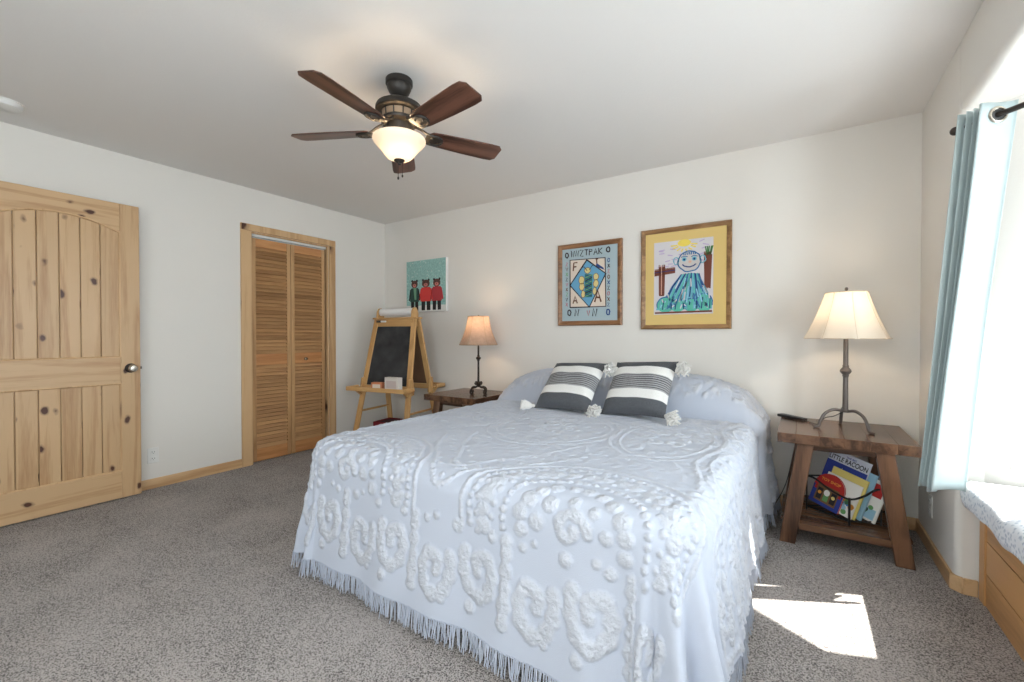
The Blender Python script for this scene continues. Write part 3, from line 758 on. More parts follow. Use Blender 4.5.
fr = obj('fringe', m_, M['cloth'], spread); fr['kind'] = 'stuff'

# ------------------------------------------------------------------ throw cushions with tassels
def cushion_mesh(wd, hg, tk, skew=0):
    m_ = MB(); n = 26; F, Bk = [], []
    for i in range(n+1):
        ra, rb = [], []
        for j in range(n+1):
            u = 2*i/n-1; v = 2*j/n-1
            h = tk*((1-u**4)*(1-v**4))**.55*(1-.12*(u*u+v*v))
            px = u*wd/2*(1-.055*(1-v*v)); pz = (v+1)/2*hg+(-.03*hg*v*(1-u*u)); px += skew*pz
            wr = .004*math.sin(7*u+5*v)*(1-u*u)*(1-v*v)
            ra.append((px, -h+wr, pz)); rb.append((px, h*.8, pz))
        F.append(ra); Bk.append(rb)
    m_.grid(F); m_.grid([list(reversed(r_)) for r_ in Bk])
    return m_
def tassel_mesh(ax, ln=.088, nst=120):
    m_ = MB(); ax = Vector(ax).normalized(); o1 = ax.orthogonal().normalized(); o2 = ax.cross(o1)
    m_.sphere((0, 0, 0), .013, 10, 6)
    for i in range(nst):
        t = random.uniform(0, 2*PI); sp = random.uniform(.05, .80); L_ = ln*random.uniform(.75, 1.1)
        d_ = (ax+(o1*math.cos(t)+o2*math.sin(t))*sp).normalized()
        m_.tube([d_*.006, d_*L_*.55+Vector((0, 0, -.002)), d_*L_+Vector((0, 0, -.010))], [.0042, .0056, .0042], 4)
    return m_
def cushion(label, loc, rz, tilt, roll, tassels):
    o = thing('throw_pillow', label, 'cushion', loc, rz, 'striped cushions on the bed')
    o.rotation_euler = (tilt, roll, rz)
    obj('cover', cushion_mesh(.43, .435, .080), M['stripes'], o, angle=80)
    for sx, sz in tassels:
        m_ = tassel_mesh((sx*.8, -.35, -.35 if sz < 0 else -.75))
        obj('tassel', m_, M['tassel'], o, loc=(sx*.222, -.01,   .012 if sz < 0 else .398))
cushion('grey and white striped cushion leaning at left, overlapped by its right twin', (-1.365, 2.655, .638), math.radians(-5), math.radians(-46), math.radians(-2), [(-1, -1), (1, -1), (1, 1)])
cushion('grey and white striped cushion nearer the right side of the bed', (-.885, 2.690, .638), math.radians(-6), math.radians(-41), math.radians(-3), [(1, 1), (1, -1), (-1, -1)])

# ------------------------------------------------------------------ bedside tables
TW, TD, TH, TT = .590, .585, .612, .052
def bedside(label, loc):
    o = thing('bedside_table', label, 'bedside table', loc, 0, 'dark wood bedside tables')
    m_ = MB(); bw_ = .085                                   # boards across with breadboard ends
    m_.bb(-TW/2, -TW/2+bw_, -TD/2, TD/2, TH-TT, TH); m_.bb(TW/2-bw_, TW/2, -TD/2, TD/2, TH-TT, TH)
    nb = 4; ww = (TW-2*bw_)/nb
    for i in range(nb): m_.bb(-TW/2+bw_+i*ww, -TW/2+bw_+(i+1)*ww, -TD/2, TD/2, TH-TT, TH)
    obj('tabletop', m_, M['table_y'], o, .0018)
    for sx in (-1, 1):
        for sy in (-1, 1):
            m_ = MB(); y = sy*(TD/2-.055); lw, lt = .076, .05
            xt, xb = sx*.165, sx*.247
            q0 = [(xb-lw/2, y-lt/2, 0), (xb+lw/2, y-lt/2, 0), (xb+lw/2, y+lt/2, 0), (xb-lw/2, y+lt/2, 0)]
            q1 = [(xt-lw/2, y-lt/2, TH-TT), (xt+lw/2, y-lt/2, TH-TT), (xt+lw/2, y+lt/2, TH-TT), (xt-lw/2, y+lt/2, TH-TT)]
            m_.hexa(q0, q1); obj('leg', m_, M['table_v'], o, .004)
    m_ = MB()
    for i in range(5):
        y0 = -TD/2+.085+i*(TD-.17)/5
        m_.bb(-.28, .28, y0, y0+(TD-.17)/5-.003, .105, .125)
    obj('shelf', m_, M['table'], o, .003)
    for sy in (-1, 1):
        m_ = MB(); m_.bb(-.195, .195, sy*(TD/2-.055)-.022, sy*(TD/2-.055)+.022, .085, .125); obj('stretcher', m_, M['table'], o, .003)
        m_ = MB(); m_.bb(-.135, .135, sy*(TD/2-.055)-.013, sy*(TD/2-.055)+.013, TH-TT-.035, TH-TT); obj('apron', m_, M['table'], o, .003)
    return o
TR = (.190, 3.105); TL = (-2.565, 3.165)
bedside('dark wood bedside table with splayed legs, between the bed and the aqua curtain', (*TR, 0))
bedside('dark wood bedside table beside the easel, mostly hidden by the bed', (*TL, 0))

# ------------------------------------------------------------------ table lamps
def lamp_shade(rt, rb, h, flare, npan=0, n=48):
    m_ = MB(); rows = []
    for i in range(15):
        t = i/14; r_ = rt+(rb-rt)*(t*(1-flare)+flare*t*t)
        row = []
        for j in range(n+1):
            an = 2*PI*j/n; k = 1
            if npan:
                w_ = 2*PI/npan; k = math.cos(w_/2)/math.cos((an % w_)-w_/2); k = .35+.65*k
            row.append((r_*k*math.cos(an), r_*k*math.sin(an), h*(1-t)))
        rows.append(row)
    m_.grid(rows); return m_
def seams(rt, rb, h, flare, npan, r=.0022):
    m_ = MB()
    for k in range(npan):
        an = 2*PI*k/npan; P = []
        for i in range(12):
            t = i/11; q = rt+(rb-rt)*(t*(1-flare)+flare*t*t)+.0015; P.append((q*math.cos(an), q*math.sin(an), h*(1-t)))
        m_.tube(P, r, 6)
    return m_
def ring(mb, r, z, tr, n=40): mb.tube([(r*math.cos(2*PI*i/n), r*math.sin(2*PI*i/n), z) for i in range(n+1)], tr, 6)
# right: three bowed legs, round knop, pale panelled shade
LR = (.214, 3.135)
o = thing('table_lamp', 'lit iron table lamp with pale cream panelled shade on the table right of the bed', 'lamp', (*LR, TH), math.radians(10), 'lit table lamps')
m_ = MB(); m_.lathe([(.0001, .092), (.022, .094), (.024, .105), (.014, .112), (.0125, .29), (.0125, .30)], 20)
m_.lathe([(.0125, .295), (.016, .302), (.014, .308), (.024, .320), (.028, .330), (.024, .340), (.014, .352), (.016, .358), (.0125, .365), (.0115, .52), (.008, .54), (.006, .78)], 20)
obj('stem', m_, M['iron2'], o)
for k in range(3):
    an = math.radians((-165, -55, 85)[k]); m_ = MB()
    pr_ = spline([(.012, 0, .100), (.06, 0, .108), (.105, 0, .085), (.128, 0, .045), (.136, 0, .016), (.150, 0, .007), (.166, 0, .0065)], 6)
    m_.tube([(p.x*math.cos(an), p.x*math.sin(an), p.z) for p in pr_], [.0085]*(len(pr_)-6)+[.0075, .007, .0065, .006, .006, .0055], 8)
    obj('leg', m_, M['iron2'], o)
SHZ = .515; SHH = .262
m_ = lamp_shade(.102, .205, SHH, .30, 8); sh = obj('lamp_shade', m_, M['shade'], o, loc=(0, 0, SHZ), angle=60)
obj('seams', seams(.100, .202, SHH, .30, 8, .0016), M['seam2'], sh)
m_ = MB(); ring(m_, .100, SHH, .0025); obj('top_binding', m_, M['seam2'], sh)
m_ = MB(); ring(m_, .200, .001, .0025); obj('bottom_binding', m_, M['seam2'], sh)
m_ = MB(); m_.lathe([(.0001, .808), (.006, .806), (.009, .797), (.005, .788), (.012, .784), (.012, .778), (.0001, .778)], 14)
for k in range(3): m_.tube([(0, 0, .779), (.104*math.cos(k*2.094), .104*math.sin(k*2.094), .775)], .0016, 5)
obj('finial', m_, M['iron2'], o)
m_ = MB(); m_.sphere((0, 0, .675), .030, 16, 10, sc=(1, 1, 1.25)); obj('bulb', m_, M['bulb'], o)
m_ = MB()
m_.tube(spline([(-.012, -.004, .095), (-.06, -.02, .07), (-.10, -.01, .055), (-.125, .02, .012), (-.15, .10, .004), (-.17, .21, .004), (-.175, .262, -.02), (-.20, .28, -.20), (-.26, .2, -.42), (-.36, .06, -.55), (-.42, -.02, -.585), (-.47, .02, -.6055), (-.46, .20, -.6055)], 7), .0028, 6)
obj('cord', m_, M['black'], o)
l_ = light('lamp_glow_right', 'POINT', (LR[0], LR[1], TH+.675), 6.0, (1, .80, .58), shadow_soft_size=.04)
# left: scrolled iron feet, tan bell shade
LL = (-2.46, 3.165)
o = thing('table_lamp', 'lit dark iron table lamp with tan bell shade beside the easel', 'lamp', (*LL, TH), math.radians(35), 'lit table lamps')
m_ = MB(); m_.lathe([(.0001, .060), (.012, .062), (.018, .075), (.026, .095), (.016, .108), (.010, .115), (.009, .30), (.013, .303), (.010, .309), (.021, .319), (.024, .326), (.021, .333), (.010, .343), (.013, .349), (.009, .354), (.0085, .43), (.006, .44), (.005, .70)], 20)
obj('stem', m_, M['iron'], o)
for k in range(4):
    an = PI/4+k*PI/2; m_ = MB()
    P = [(.010, .095), (.030, .110), (.045, .098), (.034, .086), (.028, .094)]
    q = spline([(a, 0, b) for a, b in [(.008, .085), (.030, .062), (.062, .060), (.088, .050), (.100, .030), (.094, .012), (.078, .008), (.070, .020), (.078, .030)]], 6)
    m_.tube([(p.x*math.cos(an), p.x*math.sin(an), p.z) for p in q], .0075, 8)
    q = spline([(a, 0, b) for a, b in P], 6)
    m_.tube([(p.x*math.cos(an), p.x*math.sin(an), p.z) for p in q], .005, 6)
    obj('foot', m_, M['iron'], o)
SZ2, SH2 = .448, .258
sh = obj('lamp_shade', lamp_shade(.096, .176, SH2, .7, 6), M['shade2'], o, loc=(0, 0, SZ2), angle=60)
obj('seams', seams(.095, .174, SH2, .7, 6, .0022), M['seam'], sh)
m_ = MB(); ring(m_, .094, SH2, .004); obj('top_binding', m_, M['seam'], sh)
m_ = MB(); ring(m_, .172, .001, .004); obj('bottom_binding', m_, M['seam'], sh)
m_ = MB(); m_.lathe([(.0001, .722), (.005, .72), (.008, .712), (.005, .704), (.010, .70), (.010, .695), (.0001, .695)], 14)
for k in range(3): m_.tube([(0, 0, .696), (.092*math.cos(k*2.094), .092*math.sin(k*2.094), .684)], .0016, 5)
obj('finial', m_, M['iron'], o)
m_ = MB(); m_.sphere((0, 0, .635), .028, 16, 10, sc=(1, 1, 1.25)); obj('bulb', m_, M['bulb'], o)
light('lamp_glow_left', 'POINT', (LL[0], LL[1], TH+.635), 5.5, (1, .72, .45), shadow_soft_size=.04)

# remote control
o = thing('remote_control', 'black remote control on the back left of the right bedside table', 'remote control', (-.045, 3.325, TH), math.radians(-42))
m_ = MB(); m_.prism([(-.095, -.020), (-.085, -.024), (.085, -.022), (.095, -.017), (.095, .017), (.085, .022), (-.085, .024), (-.095, .020)], 0, .018, lambda a, b, h: (a, b, h)); rb_ = obj('casing', m_, M['black'], o, .004)
m_ = MB()
for i in range(9):
    for j in (-1, 0, 1): m_.lathe([(.0045, 0), (.0042, .0022), (.0001, .0025)], 8, (-.07+i*.0165, j*.012, .0175))
obj('buttons', m_, mat('grey_rubber', (.12, .12, .13), .6), rb_)

# ------------------------------------------------------------------ ceiling fan
FX, FY = -1.709, 1.548
fan = thing('ceiling_fan', 'bronze ceiling fan with five dark wood blades and a lit glass bowl', 'ceiling fan', (FX, FY, ZC))
m_ = MB(); m_.lathe([(.064, 0), (.067, -.004), (.067, -.026), (.060, -.032), (.060, -.044), (.050, -.066), (.030, -.086), (.020, -.092), (.0001, -.092)], 32); obj('canopy', m_, M['bronze'], fan)
m_ = MB(); m_.lathe([(.012, -.08), (.012, -.13), (.022, -.118), (.026, -.108), (.012, -.104)], 18); obj('downrod', m_, M['bronze'], fan)
m_ = MB(); m_.lathe([(.012, -.112), (.05, -.116), (.092, -.124), (.112, -.136), (.117, -.148), (.117, -.160), (.108, -.168), (.088, -.172)], 40)
hs = obj('motor_housing', m_, M['bronze'], fan)
m_ = MB(); m_.lathe([(.088, -.170), (.084, -.205), (.0001, -.205)], 40); obj('vent_band', m_, M['vent'], hs)
for k in range(12):
    an = 2*PI*k/12; m_ = MB(); m_.bar((.087*math.cos(an), .087*math.sin(an), -.170), (.084*math.cos(an), .084*math.sin(an), -.206), .006, .006, (math.cos(an), math.sin(an), 0))
    obj('vent_rib', m_, M['bronze'], hs)
m_ = MB(); m_.lathe([(.088, -.203), (.094, -.210), (.090, -.220), (.064, -.230), (.058, -.268), (.074, -.276), (.084, -.286), (.084, -.294), (.0001, -.295)], 32); obj('switch_housing', m_, M['bronze'], fan)
m_ = MB(); m_.lathe([(.123, -.293), (.130, -.297), (.132, -.304), (.129, -.313), (.118, -.328), (.100, -.345), (.086, -.361), (.074, -.378), (.060, -.393), (.042, -.403), (.0001, -.408)], 48); bl = obj('glass_bowl', m_, M['bowl'], fan)
m_ = MB(); m_.lathe([(.027, -.402), (.027, -.409), (.018, -.416), (.009, -.421), (.008, -.427), (.0001, -.430)], 20); obj('bowl_finial', m_, M['bronze'], fan)
for k in range(3):
    an = k*2.094; m_ = MB(); m_.sphere((.052*math.cos(an), .052*math.sin(an), -.325), .018, 12, 8); obj('bulb', m_, M['bulb'], fan)
for (cx_, cy_, ln) in ((.004, -.012, .075), (.018, .004, .062)):
    m_ = MB(); m_.tube([(cx_, cy_, -.415), (cx_, cy_, -.42-ln)], .0014, 6); m_.sphere((cx_, cy_, -.425-ln), .005, 10, 8, sc=(1, 1, 1.7)); obj('pull_chain', m_, M['darkmetal'], fan)
ZBL = -.261
for k, deg in enumerate((-81.4, -9.4, 62.6, 134.6, 206.6)):
    Rz = Matrix.Rotation(math.radians(deg), 3, 'Z'); Rp = Rz @ Matrix.Rotation(math.radians(-12), 3, 'X')
    prof = [(.150, .036), (.165, .052), (.20, .057), (.36, .066), (.50, .070), (.542, .067), (.563, .044)]
    pl = [(a, -b) for a, b in prof]+[(a, b) for a, b in reversed(prof)]
    m_ = MB(); m_.prism(pl, -.003, .003, lambda a, b, h: (a, b, h))
    b_o = obj('blade', m_, M['blade'], fan, .002); b_o.location = (0, 0, ZBL); b_o.rotation_euler = Rp.to_euler()
    m_ = MB()                                              # curled blade bracket under the blade
    for s_ in (-1, 1):
        P = spline([(.070, s_*.012, .040), (.105, s_*.026, .020), (.140, s_*.034, -.003), (.185, s_*.036, -.008), (.215, s_*.024, -.008), (.226, 0, -.008)], 6)
        m_.tube(P, .0065, 8)
    m_.prism([(.135, -.03), (.19, -.034), (.218, -.018), (.224, 0), (.218, .018), (.19, .034), (.135, .03)], -.009, -.004, lambda a, b, h: (a, b, h))
    for sx, sy in ((.165, .018), (.165, -.018), (.205, 0)): m_.sphere((sx, sy, -.010), .006, 8, 6, sc=(1, 1, .6))
    obj('blade_bracket', m_, M['bronze'], b_o)
light('fan_glow', 'POINT', (FX, FY, ZC-.345), 13, (1, .76, .48), shadow_soft_size=.06)

# ------------------------------------------------------------------ pictures
def frame_mesh(W_, H_, fw, dp):
    m_ = MB(); prof = [(0, 0), (0, -dp*.75), (fw*.25, -dp), (fw*.7, -dp*.8), (fw, -dp*.5), (fw, 0)]
    cs = [(-1, -1), (1, -1), (1, 1), (-1, 1)]
    rows = []
    for sx, sz in cs+[cs[0]]:
        rows.append([(sx*(W_/2-a), d_, sz*(H_/2-a)) for a, d_ in prof])
    m_.grid(rows); return m_
def picture(name, label, cx, cz, W_, H_, fw, dp, fmat):
    o = thing(name, label, 'picture', (cx, YB-.002, cz))
    obj('frame', frame_mesh(W_, H_, fw, dp), fmat, o, angle=25)
    return o
# left picture
W1, H1 = .578, .700
o = picture('framed_picture', 'brown framed child drawing with a blue diamond on a grey mat, left of the pair', -1.492, 1.580, W1, H1, .040, .026, M['frame'])
m_ = MB(); m_.bb(-W1/2+.03, W1/2-.03, -.010, 0, -H1/2+.03, H1/2-.03); obj('mat_board', m_, flat(s2l(172, 190, 196)), o)
C = [s2l(228, 212, 196), s2l(106, 165, 200), s2l(48, 34, 40), s2l(54, 120, 112), s2l(222, 205, 140), s2l(190, 110, 120), s2l(38, 70, 130), s2l(110, 70, 48), s2l(120, 165, 120)]
def uv1(u, v): return ((u-.5)*W1, (v-.5)*H1)
m_ = MB(); y0 = -.0112
def pl1(pts, c, l): m_.poly([uv1(*p) for p in pts], c, y0-l*.0005)
def st1(pts, c, wd=.006, l=3): m_.stroke([uv1(p[0]+random.uniform(-.004, .004), p[1]+random.uniform(-.004, .004)) for p in pts], wd*1.5, c, y0-l*.0005)
sq = [(.20, .224), (.76, .217), (.745, .795), (.20, .805)]
dm = [(.47, .79), (.20, .495), (.507, .222), (.755, .61)]
pl1(sq, 0, 0); pl1(dm, 1, 1); st1(sq+[sq[0]], 2, .007); st1(dm+[dm[0]], 2, .008)
pl1([(.44, .34), (.55, .34), (.555, .61), (.435, .62)], 3, 2)
for i in range(7): st1([(.44, .35+i*.037), (.55, .385+i*.037)], 2 if i % 2 else 8, .005); st1([(.55, .35+i*.037), (.44, .385+i*.037)], 6, .004)
for (u, v, a, b) in ((.385, .55, .045, .05), (.39, .47, .04, .045), (.41, .38, .03, .045), (.61, .58, .04, .04), (.61, .50, .04, .045), (.59, .41, .03, .045), (.48, .66, .05, .035)):
    m_.disc(uv1(u, v), a*W1, b*H1, 4, y0-.0008); st1([(u+a*math.cos(t), v+b*math.sin(t)) for t in np.linspace(0, 6.3, 18)], 7, .003)
st1([(.47, .66), (.42, .71), (.40, .70)], 2, .004); st1([(.50, .66), (.55, .72), (.57, .71)], 2, .004)
pl1([(.62, .74), (.72, .68), (.74, .65), (.60, .70)], 6, 2)
def letters1(txt, u, v, s, c, wd=.006):
    G = {'A': [[(0, 0), (.5, 1), (1, 0)], [(.2, .4), (.8, .4)]], 'F': [[(0, 0), (.1, 1), (.9, 1)], [(.05, .5), (.7, .5)]], 'N': [[(0, 0), (.15, 1), (.8, 0), (1, 1)]], 'O': [[(.5+.5*math.cos(t), .5+.5*math.sin(t)) for t in np.linspace(0, 6.3, 15)]],
         'P': [[(0, 0), (.1, 1), (.8, .85), (.8, .6), (.1, .5)]], 'T': [[(.5, 0), (.5, 1)], [(0, 1), (1, .95)]], 'V': [[(0, 1), (.5, 0), (1, 1)]], 'W': [[(0, 1), (.25, 0), (.5, .8), (.75, 0), (1, 1)]], 'I': [[(.5, 0), (.5, 1)]], 'K': [[(0, 0), (0, 1)], [(.9, 1), (0, .5), (.9, 0)]], 'R': [[(0, 0), (.1, 1), (.8, .8), (.1, .5), (.9, 0)]], 'Z': [[(0, 1), (.9, 1), (0, 0), (1, 0)]], 'X': [[(0, 0), (1, 1)], [(1, 0), (0, 1)]]}
    for ch in txt:
        if ch in G:
            for ln in G[ch]: st1([(u+a*s*.75, v+b*s) for a, b in ln], c, wd)
        u += s*.98
letters1('A', .59, .28, .13, 7, .010); letters1('A', .25, .27, .09, 7, .008); letters1('F', .25, .67, .10, 7, .008); letters1('T', .60, .73, .06, 7, .007)
letters1('O', .125, .835, .062, 2, .007); letters1('O', .77, .855, .062, 2, .007); letters1('O', .165, .125, .065, 2, .007); letters1('O', .77, .12, .065, 6, .007)
letters1('WNZTPAK', .215, .842, .074, 2, .0055)
letters1('N', .28, .115, .085, 2, .006); letters1('V', .47, .12, .06, 5, .005); letters1('N', .56, .11, .09, 2, .006)
for i in range(9):
    letters1('XVZ'[i % 3], .13, .24+i*.062, .042, (5, 2, 8, 7)[i % 4], .004); letters1('ZXO'[i % 3], .785, .22+i*.065, .042, (6, 7, 5, 2)[i % 4], .004)
obj('drawing', m_, [flat(c) for c in C], o)
# right picture
W2, H2 = .640, .768
o = picture('framed_picture', 'brown framed child drawing of a smiling blue figure on a yellow mat', -.730, 1.577, W2, H2, .034, .026, M['frame2'])
m_ = MB(); m_.bb(-W2/2+.025, W2/2-.025, -.010, 0, -H2/2+.025, H2/2-.025); obj('mat_board', m_, flat(s2l(222, 192, 122)), o)
C = [s2l(214, 209, 212), s2l(238, 214, 96), s2l(120, 66, 52), s2l(60, 110, 160), s2l(112, 180, 198), s2l(96, 190, 168), s2l(206, 200, 196), s2l(34, 58, 120), s2l(70, 120, 70), s2l(190, 170, 205), s2l(225, 180, 160), s2l(150, 205, 225)]
def uv2(u, v): return ((u-.5)*W2, (v-.5)*H2)
m_ = MB()
def pl2(pts, c, l): m_.poly([uv2(*p) for p in pts], c, y0-l*.0005)
def st2(pts, c, wd=.006, l=4): m_.stroke([uv2(p[0]+random.uniform(-.004, .004), p[1]+random.uniform(-.003, .003)) for p in pts], wd*1.25, c, y0-l*.0005)
pl2([(.154, .145), (.812, .145), (.812, .865), (.154, .865)], 0, 0)
random.seed(3)
for i in range(26):                                        # lilac sky scribble
    u = random.uniform(.18, .74); v = random.uniform(.60, .84); st2([(u, v), (u+.06, v+random.uniform(-.02, .02))], 9, .006, 1)
m_.disc(uv2(.50, .835), .075*W2, .035*H2, 1, y0-.001)
for a in np.linspace(PI+.2, 2*PI-.2, 8): st2([(.50+.08*math.cos(a), .83+.05*math.sin(a)), (.50+.15*math.cos(a), .83+.08*math.sin(a))], 1, .008, 2)
for pts in ([(.215, .33), (.275, .33), (.285, .62), (.21, .62)], [(.16, .53), (.40, .55), (.40, .60), (.16, .59)], [(.725, .40), (.785, .38), (.80, .70), (.715, .72)]): pl2(pts, 2, 2)
for i in range(6): st2([(.215+i*.012, .34), (.215+i*.013, .64)], 10 if i == 2 else 2, .004); st2([(.725+i*.012, .36+.01*i), (.72+i*.014, .73)], 2, .005)
for i in range(3): st2([(.16, .535+i*.03), (.40, .555+i*.025)], 7 if i == 1 else 2, .004)
for i in range(5): st2([(.745+i*.01, .70), (.73+i*.02, .78)], 8, .007)
pl2([(.47, .53), (.66, .53), (.70, .38), (.80, .24), (.80, .19), (.18, .19), (.20, .26), (.36, .38)], 4, 2)
for i in range(22):
    t = i/21; u0 = .47+.19*t; u1 = .24+.52*t; st2([(u0, .54-.02*abs(t-.5)), ((u0*1.2+u1)/2.2, .42), (u1, .22+.12*(1-abs(2*t-1)))], (3, 7, 4, 5)[i % 4], .007, 3+i % 3)
for (u, v, a, b) in ((.29, .24, .10, .075), (.43, .23, .09, .06), (.58, .23, .08, .065), (.72, .25, .085, .09)):
    m_.disc(uv2(u, v), a*W2, b*H2, 5, y0-.003); st2([(u+a*math.cos(t), v+b*math.sin(t)) for t in np.linspace(-.3, PI+.3, 16)], 3, .007, 8)
    for k in range(5): st2([(u-a*.7+k*a*.35, v-b*.6), (u-a*.5+k*a*.3, v+b*.6)], (4, 7, 5)[k % 3], .006, 9)
st2([(.17, .165), (.80, .165)], 2, .010, 9)
for i in range(40):
    u = random.uniform(.20, .78); v = random.uniform(.19, .30); st2([(u, v), (u+random.uniform(-.03, .03), v+random.uniform(.02, .05))], (4, 3, 5, 0, 11)[i % 5], .007, 10)
for i in range(26):
    t = random.random(); u0 = .48+.17*t; v0 = random.uniform(.32, .5); k = (.53-v0)/.33; st2([(u0+(t-.5)*k*.40, v0), (u0+(t-.5)*(k+.25)*.40, v0-.08)], (0, 11, 4, 3)[i % 4], .007, 11)
m_.disc(uv2(.557, .652), .125*W2, .098*H2, 6, y0-.0032)
st2([(.557+.125*math.cos(t), .652+.098*math.sin(t)) for t in np.linspace(0, 6.3, 30)], 3, .007, 9)
for s_ in (-1, 1):
    st2([(.557+s_*(.125+.02+.03*math.cos(t)), .665+.035*math.sin(t)) for t in np.linspace(0, 6.3, 14)], 4, .006, 9)
    m_.disc(uv2(.557+s_*.055, .675), .026*W2, .020*H2, 4, y0-.0046); m_.disc(uv2(.557+s_*.055, .673), .012*W2, .011*H2, 7, y0-.005)
    st2([(.557+s_*.055-.035, .695), (.557+s_*.055, .705), (.557+s_*.055+.035, .695)], 3, .005, 9)
st2([(.557+.075*math.cos(t), .635+.035*math.sin(t)) for t in np.linspace(PI+.2, 2*PI-.2, 14)], 7, .007, 10)
m_.disc(uv2(.565, .648), .018*W2, .013*H2, 10, y0-.0046)
for i in range(7): st2([(.50+i*.02, .742), (.495+i*.022, .715)], 3, .006, 10)
obj('drawing', m_, [flat(c) for c in C], o)
# bears canvas
WB, HB2 = .585, .560
o = thing('canvas_print', 'teal canvas print of three bears in sweaters above the easel', 'picture', (-3.362, YB-.002, 1.680))
m_ = MB(); m_.bb(-WB/2, WB/2, -.036, 0, -HB2/2, HB2/2); obj('canvas', m_, M['paper'], o, .003)
m_ = MB(); m_.bb(-WB/2+.004, WB/2-.004, -.0366, -.034, -HB2/2+.004, HB2/2-.004); obj('print_ground', m_, mat('teal_canvas', s2l(150, 190, 184), .9, bump=.3, bscale=300, var=.2, vscale=60), o)
C = [s2l(226, 226, 222), s2l(38, 30, 30), s2l(46, 74, 66), s2l(214, 66, 62), s2l(92, 60, 52), s2l(176, 56, 62), s2l(110, 160, 130), s2l(200, 120, 110)]
m_ = MB(); yb0 = -.0368
def uvb(u, v): return ((u-.5)*WB, (v-.5)*HB2)
def plb(pts, c, l): m_.poly([uvb(*p) for p in pts], c, yb0-l*.0005)
plb([(.005, .005), (.995, .005), (.995, .12), (.6, .135), (.3, .12), (.005, .13)], 0, 0)
for i in range(60): m_.disc(uvb(random.uniform(.02, .98), random.uniform(.2, .97)), .005, .005, 0, yb0-.0002, 6)
def bear(u, s, body, scarf):
    plb([(u-.10*s, .03), (u-.02*s, .03), (u-.012*s, .22), (u-.10*s, .24)], 1, 1); plb([(u+.02*s, .03), (u+.10*s, .03), (u+.10*s, .24), (u+.012*s, .22)], 1, 1)
    plb([(u-.12*s, .20), (u+.12*s, .20), (u+.13*s, .36), (u+.09*s, .47), (u-.09*s, .47), (u-.13*s, .36)], body, 2)
    plb([(u-.12*s, .44), (u-.09*s, .46), (u-.13*s, .22), (u-.16*s, .23)], 1 if body == 2 else body, 3); plb([(u+.12*s, .44), (u+.09*s, .46), (u+.13*s, .22), (u+.16*s, .23)], 1 if body == 2 else body, 3)
    for e_ in (-1, 1): m_.disc(uvb(u+e_*.065*s, .605), .024*WB, .026*HB2, 1, yb0-.0012)
    m_.disc(uvb(u, .54), .088*s*WB, .075*HB2, 4, yb0-.0018); m_.disc(uvb(u, .515), .045*s*WB, .035*HB2, 7, yb0-.0024); m_.disc(uvb(u, .527), .014*WB, .010*HB2, 1, yb0-.003)
    for e_ in (-1, 1): m_.disc(uvb(u+e_*.035*s, .565), .008*WB, .009*HB2, 1, yb0-.003)
    if scarf is not None: plb([(u-.03*s, .47), (u+.05*s, .47), (u+.05*s, .24), (u-.0*s, .24)], scarf, 4)
obj('printed_snow', m_, [flat(c) for c in C], o)
for args in ((.22, .95, 2, 6), (.51, 1.12, 3, None), (.78, 1.02, 5, None)):
    m_ = MB(); bear(*args); obj('printed_bear', m_, [flat(c) for c in C], o)

# ------------------------------------------------------------------ easel in the corner
ea = thing('childrens_easel', 'honey wood childrens easel with chalkboard in the back corner', 'easel', (-3.385, 3.03, 0), math.radians(9))
EZ = 1.325
def leg_pt(sx, f, z): t = z/EZ; return Vector((sx*(.315-.085*t), f*(.30-.275*t), z))
for f in (-1, 1):
    for sx in (-1, 1):
        m_ = MB(); m_.bar(leg_pt(sx, f, 0), leg_pt(sx, f, EZ), .056, .022, (0, 1, 0)); obj('leg', m_, M['easel'], ea, .004)
def at_(z, f, x=0, dy=0): return Vector((x, f*(.30-.275*z/EZ)+dy, z))
for f, bm_ in ((-1, M['board']), (1, M['hardboard'])):
    zb0, zb1 = .660, 1.235; m_ = MB()
    xw0, xw1 =   .315-.085*zb0/EZ-.02,   .315-.085*zb1/EZ-.02
    q0 = [(-xw0, at_(zb0, f).y-.004, zb0), (xw0, at_(zb0, f).y-.004, zb0), (xw0, at_(zb0, f).y+.004, zb0), (-xw0, at_(zb0, f).y+.004, zb0)]
    q1 = [(-xw1, at_(zb1, f).y-.004, zb1), (xw1, at_(zb1, f).y-.004, zb1), (xw1, at_(zb1, f).y+.004, zb1), (-xw1, at_(zb1, f).y+.004, zb1)]
    m_.hexa(q0, q1); obj('chalkboard' if f < 0 else 'back_board', m_, bm_, ea)
    m_ = MB(); m_.box(at_(1.272, f), (.47, .024, .075), Matrix.Rotation(f*-.21, 3, 'X')); obj('top_rail', m_, M['easel_x'], ea, .004)
    m_ = MB(); m_.box(at_(.632, f), (.53, .022, .05)); obj('lower_rail', m_, M['easel_x'], ea, .004)
    m_ = MB(); yy = at_(.63, f).y+f*.085
    m_.bb(-.35, .35, yy-.075, yy+.075, .613, .628); m_.bb(-.35, .35, yy+f*.075-.008, yy+f*.075+.008, .613, .653); m_.bb(-.35, -.332, yy-.075, yy+.075, .613, .653); m_.bb(.332, .35, yy-.075, yy+.075, .613, .653)
    obj('tray', m_, M['easel_x'], ea, .004)
    for sx in (-1, 1):                                     # notched tray clips on the legs
        m_ = MB(); yl = at_(.63, f).y
        m_.prism([(yl-f*.05, .578), (yl+f*.04, .558), (yl+f*.10, .603), (yl+f*.10, .633), (yl+f*.03, .648), (yl+f*.015, .728), (yl-f*.035, .728)], sx*.288-.011, sx*.288+.011, lambda a, b, h: (h, a, b)); obj('tray_clip', m_, M['easel'], ea, .003)
